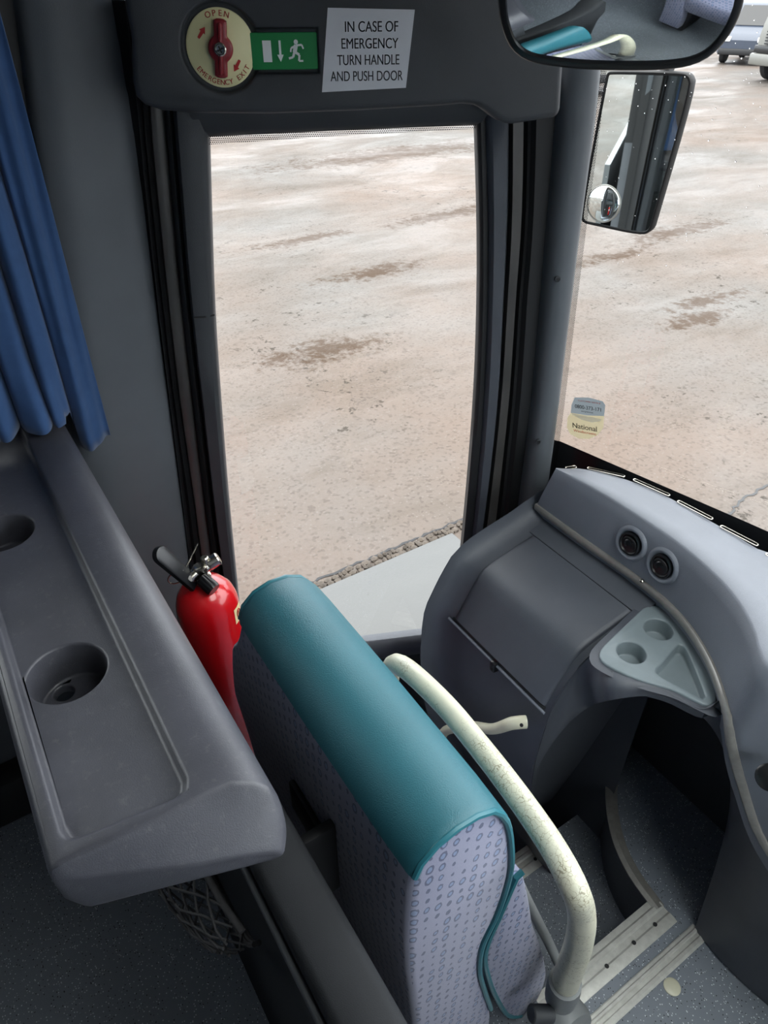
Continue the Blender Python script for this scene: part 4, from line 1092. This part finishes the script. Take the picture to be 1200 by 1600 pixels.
def vent(px, py):
    # locate on the dash face between strip and ridge
    best = None
    for i in range(90):
        for k in range(1, 40):
            p = Sg[i].lerp(Dg[i], k/40); d = p-CAM; z = d.dot(FW); q = (600+F_PX*d.dot(RT)/z-px)**2+(800-F_PX*d.dot(UP)/z-py)**2
            if best is None or q < best[0]: best = (q, p, i)
    _, p, i = best
    t = (Sg[i+1]-Sg[i-1]).normalized(); a = (Dg[i]-Sg[i]).normalized(); n = t.cross(a).normalized()
    if n.z < 0: n = -n
    M = frame(p+n*.0075, t, n)
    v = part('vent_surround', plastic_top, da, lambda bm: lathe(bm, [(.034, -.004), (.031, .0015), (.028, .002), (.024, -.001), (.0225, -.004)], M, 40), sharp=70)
    part('vent_disc', black_gloss, v, lambda bm: lathe(bm, [(.0225, -.004), (.0215, .002), (.0185, .003), (.0165, .0005), (.001, .001)], M, 36))
    part('vent_flap', black, v, lambda bm: lathe(bm, [(.0155, .0006), (.0155, .0022), (.0135, .003), (.0125, .0018), (.001, .0018)], M @ Matrix.Rotation(.25, 4, 'X'), 30))
    part('vent_tab', black_gloss, v, lambda bm: tube(bm, [M @ Vector((.008*math.cos(a), .008*math.sin(a), .004)) for a in [math.radians(40+22*k) for k in range(10)]], .0016, 6))
vent(993, 851); vent(1043, 886)
for (x0, y0, x1, y1) in ((884, 732, 900, 729), (918, 731, 976, 744), (990, 749, 1046, 774), (1059, 783, 1113, 811), (1126, 822, 1184, 852), (1197, 865, 1240, 890)):
    a = hz(x0, y0, ZW+.004); b = hz(x1, y1, ZW+.004); d = (b-a); M = frame((a+b)/2, d, (0, 0, 1)); L = d.length
    part('demister_clip', steel, da, lambda bm: tube(bm, [M @ Vector((p[0], p[1], 0)) for p in rrect(L, .008, .0038, 4)], .0011, 6, closed=True))

# lower cabinet
cab = empty('dash_cabinet', (.8, .65, -.2), 'dark grey cabinet under the dash with a lockable glove box lid', 'cabinet')
CBP = [(1.0, .705), (.95, .702), (.905, .692), (.868, .680), (.81, .668), (.757, .655), (.735, .640), (.712, .602), (.684, .545), (.674, .42), (.678, .30), (.705, .15), (.745, .03), (.80, -.12), (.83, -.2), (.85, -.45), (1.0, -.45)]
CYR, CYL = .508, .84
def cabody(bm):
    P = lerp_poly([Vector((a, b, 0)) for a, b in CBP], 80); P = [(p.x, p.y) for p in P]
    rows = []
    for y, d in ((CYR, 0), (.6, 0), (.78, 0), (.805, .003), (.823, .010), (.834, .022), (.839, .04)):
        o = offs(P, -d); rows.append([Vector((x, y-(.045*max(0, (.5-z)/.5) if y > .75 else 0), z)) for x, z in o])
    loft(bm, rows, cu=True); bm.faces.new([bm.verts.new(v) for v in rows[-1]])
part('body', plastic, cab, cabody, sharp=50)
LID = [(.871, .6845), (.81, .6725), (.76, .6605), (.738, .645), (.715, .606), (.685, .552)]
def lid(bm):
    Q = resample2(LID, 30); rows = []
    for y, d in ((.522, -.006), (.5225, .001), (.525, .004), (.532, .0055), (.65, .006), (.772, .0055), (.780, .004), (.784, .001), (.7845, -.006)):
        o = offs(Q, -d, closed=False); o = [(o[0][0]+.0, o[0][1]-.008)]+o+[(o[-1][0]+.006, o[-1][1]-.002)]
        rows.append([Vector((x, y, z)) for x, z in o])
    loft(bm, rows)
def lid_flip(bm): lid(bm)
ld = part('lid', plastic, cab, lid, sharp=55, label='glove box lid')
lk = hx(780, 1032, .690)
part('latch', black_gloss, ld, lambda bm: (lathe(bm, [(.010, -.004), (.010, .006), (.007, .009), (.001, .009)], frame((.690, lk.y, lk.z+.008), (0, 1, 0), (-.9, 0, .3)), 20), box(bm, (.672, lk.y-.007, lk.z-.020), (.686, lk.y+.007, lk.z+.004), bev=.002)), label='black push latch')
part('gap_shadow_strip', black, cab, lambda bm: tube(bm, [(.683, .520, .548), (.683, .79, .548)], .0022, 8))
part('lid_rest', plastic_top, cab, lambda bm: tube(bm, [(.6795, .516, .541), (.6795, .66, .541), (.6795, .80, .541)], .003, 10), label='pale moulded edge below the lid')
part('filler_panel', plastic, cab, lambda bm: loft(bm, [[Vector((x, y, z)) for x, z in ((.876, .676), (.876, .686), (.882, .6895), (.935, .702), (.94, .695))] for y in (.508, .51, .795, .797)]), label='flat filler panel behind the lid')
# fascia from the cabinet over the footwell arch to the aisle wall
Oo = [Vector((.83, CYR, -.2)), Vector((.745, CYR, .03)), Vector((.678, CYR, .30)), Vector((.684, CYR, .545)), Vector((.735, CYR-.002, .642)), hz(938, 1022, .690), hz(965, 1048, .690), hz(1040, 1074, .690), hz(1098, 1108, .690), hz(1130, 1094, .708), hz(1141, 1152, .664), hz(1157, 1220, .572), hz(1195, 1322, .450), Vector((.880, .036, .25)), Vector((.913, .035, .0))]
Rr = [hx(812, 1300, .86), hx(818, 1270, .79), hx(828, 1225, .73), hx(848, 1185, .72), hx(880, 1140, .735), hx(915, 1108, .755), hz(955, 1094, .655), hz(1020, 1088, .66), hz(1075, 1106, .655), hz(1105, 1128, .63), hz(1128, 1165, .58), hz(1140, 1210, .47), hz(1138, 1275, .36), hz(1116, 1360, .18), hz(1085, 1452, 0)]
NF = 60
OF, RF = crom(Oo, NF), crom(Rr, NF)
# sample both by index so that matched guide points stay matched
def by_index(P, n):
    P = [Vector(p) for p in P]; out = []
    for k in range(n):
        f = k/(n-1)*(len(P)-1); i = min(int(f), len(P)-2); u = f-i
        g = lambda j: P[max(0, min(len(P)-1, j))]
        p0, p1, p2, p3 = g(i-1), g(i), g(i+1), g(i+2)
        out.append(.5*((2*p1)+(p2-p0)*u+(2*p0-5*p1+4*p2-p3)*u*u+(3*p1-p0-3*p2+p3)*u**3))
    return out
OF, RF = by_index(Oo, NF), by_index(Rr, NF)
def fascia(bm):
    rows = []
    for o, r in zip(OF, RF):
        mid = (o+r)/2; bul = Vector((-.012, 0, .010))
        inn = Vector((r.x+.05, r.y+.02*(1 if r.y > .35 else -1), r.z+.01)); inn2 = Vector((max(1.15, r.x+.2), r.y+.03*(1 if r.y > .35 else -1), r.z-.02))
        rows.append([o, o.lerp(r, .2)+bul*.6, o.lerp(r, .45)+bul, o.lerp(r, .7)+bul*.8, o.lerp(r, .9)+bul*.3, r, r.lerp(inn, .4)+Vector((.004, 0, 0)), inn, inn2])
    loft(bm, rows)
part('footwell_fascia', plastic, cab, fascia, sharp=75, label='moulded arch over the footwell')
part('footwell_back', plastic_dk, cab, lambda bm: loft(bm, [[(1.15, .75, -.2), (1.15, -.1, -.2)], [(1.13, .75, .72), (1.13, -.1, .72)]]))
def aislewall(bm):
    a = [OF[k] for k in range(51, NF)]
    rows = [[p, p+Vector((0, -.02, 0)), Vector((p.x+.0, -.35, p.z)), Vector((p.x+.0, -1.2, p.z))] for p in a]
    loft(bm, rows)
part('aisle_fascia', plastic, cab, aislewall, sharp=75)
# cup tray insert
TP = [(1010, 948), (1030, 946), (1050, 956), (1072, 982), (1096, 1020), (1112, 1056), (1119, 1084), (1117, 1097), (1105, 1102), (1085, 1094), (1050, 1077), (1005, 1064), (965, 1048), (942, 1034), (937, 1022), (944, 1008), (975, 978), (1000, 954)]
ZTr = .694
tp = [(lambda p: (p.x, p.y))(hz(x, y, ZTr)) for x, y in TP]
tp = [(p.x, p.y) for p in crom([Vector((a, b, 0)) for a, b in tp], 60, closed=True)]
tc = (sum(p[0] for p in tp)/60, sum(p[1] for p in tp)/60)
ct = empty('cup_tray', (tc[0], tc[1], .64), 'pale blue grey cup tray insert with two cup wells and a triangular pocket', 'cup tray')
def tray_base():
    b = bmesh.new(); C_ = Vector((tc[0], tc[1], 0)); T_ = [Vector((p[0], p[1], 0)) for p in tp]
    loft(b, [[C_+(p-C_)*.93+Vector((0, 0, .655)) for p in T_], [p+Vector((0, 0, ZTr-.012)) for p in T_], [p+Vector((0, 0, ZTr)) for p in T_]], cu=True, cap=True); return b
def wc(px, py, r, dz):
    c = hz(px, py, ZTr); b = bmesh.new(); lathe(b, [(r*.9, ZTr-dz), (r*1.02, ZTr+.01)], Matrix.Translation((c.x, c.y, 0)), 40); return b
def pocket():
    P = [hz(x, y, ZTr) for x, y in ((1062, 1006), (1072, 1012), (1084, 1038), (1100, 1078), (1103, 1090), (1096, 1091), (1060, 1072), (1028, 1054), (1024, 1046), (1034, 1036), (1054, 1012))]
    P = crom([Vector((p.x, p.y, 0)) for p in P], 40, closed=True); c = sum((p for p in P), Vector())/40
    b = bmesh.new(); loft(b, [[c+(p-c)*.9+Vector((0, 0, ZTr-.018)) for p in P], [c+(p-c)*1.03+Vector((0, 0, ZTr+.01)) for p in P]], cu=True, cap=True); return b
tb = carve(tray_base(), [wc(1029, 983, .0250, .03), wc(987, 1019, .0245, .03), pocket()], bev=.0028, seg=3, ang=35)
finish('tray_insert', tb, tray_mat, ct, sharp=50)
def ring(bm):
    o = [Vector((p[0], p[1], 0)) for p in tp]; c = Vector((tc[0], tc[1], 0)); V = []
    rows = [[c+(p-c)*.985+Vector((0, 0, .66)) for p in o], [c+(p-c)*1.0+Vector((0, 0, .6895)) for p in o], [c+(p-c)*1.16+Vector((0, 0, .688)) for p in o]]
    loft(bm, rows, cu=True)
part('tray_seat', plastic, cab, ring)
# small cream grab handle on the cabinet
GH = crom([hx(690, 1150, .655), hx(700, 1140, .635), hx(735, 1135, .628), hx(770, 1139, .630), hx(800, 1130, .640), hx(822, 1128, .660)], 30)
gh = part('grab_handle', cream_plain, cab, lambda bm: tube(bm, GH, [.0105]*24+[.0108, .0112, .0116, .012, .0122, .0122], 16), label='short wavy cream grab handle')
part('screw_hole', black, gh, lambda bm: lathe(bm, [(.0035, 0), (.0035, .001)], frame(hx(815, 1133, .6365), (0, 1, 0), (-.8, -.3, .5)), 12))
# small black switch at the right edge of the dash
part('dash_switch', black_gloss, da, lambda bm: lathe(bm, [(.02, -.01), (.02, .004), (.016, .007), (.001, .007)], frame(hz(1203, 1215, .66), (0, 1, 0), (-.6, -.1, .7)), 24))

# ================================================================== PASSENGER SEATS (seen in the mirrors)
def copy_tree(o, parent=None):
    c = o.copy(); COL.objects.link(c); c.parent = parent
    for ch in o.children: copy_tree(ch, c)
    return c
ps = empty('passenger_seat', (.3, .486, 0), 'first row seat by the aisle on the near side, shown in the interior mirror', 'seat', 'passenger seats behind the camera')
make_seat(ps, CY0, CY1, tipped=False)
for i, (y, lab) in enumerate(((.42, None), (.93, 'first row window seat on the near side under the curtain'), (-.50, 'first row seat by the aisle behind the driver'), (-1.02, 'first row window seat behind the driver'))):
    c = ps if i == 0 else copy_tree(ps)
    c.location = (-1.05, y, 0)
    if lab: c['label'] = lab
dv = copy_tree(ps); dv.location = (.20, -.74, .06); dv['label'] = 'driver seat with dotted cloth, shown at the right of the interior mirror'; dv['category'] = 'seat'
del dv['group']
pole = empty('grab_pole', (-.42, -.42, 0), 'cream upright grab pole behind the driver seat', 'pole')
part('tube', cream_plain, pole, lambda bm: tube(bm, [(-.42, -.42, 0), (-.42, -.42, 1.0), (-.42, -.42, ZC)], .016, 14))
part('foot_flange', grey_hinge, pole, lambda bm: lathe(bm, [(.035, 0), (.035, .006), (.02, .02)], Matrix.Translation((-.42, -.42, 0)), 20))

# ---- rain drops on the outside of the windscreen
def drops(bm):
    rnd = random.Random(11)
    for k in range(170):
        px = rnd.uniform(905, 1200); py = rnd.uniform(0, 480)*rnd.random()**.6
        r = rnd.uniform(.0004, .0011)*(1.5 if rnd.random() < .1 else 1)
        p = wpl(px, py, -.0045); M = frame(p, WT, WNRM)
        b2 = bmesh.new(); bmesh.ops.create_icosphere(b2, subdivisions=1, radius=1)
        for v in b2.verts: v.co = Vector((v.co.x*r, v.co.y*r*rnd.uniform(1, 1.3), v.co.z*r*.45))
        b2.transform(M); join(bm, b2)
bm = bmesh.new(); drops(bm); o = finish('rain_drops', bm, drop_mat, None, 80); tag(o, 'scattered small rain drops on the upper windscreen', 'rain drops', kind='stuff')
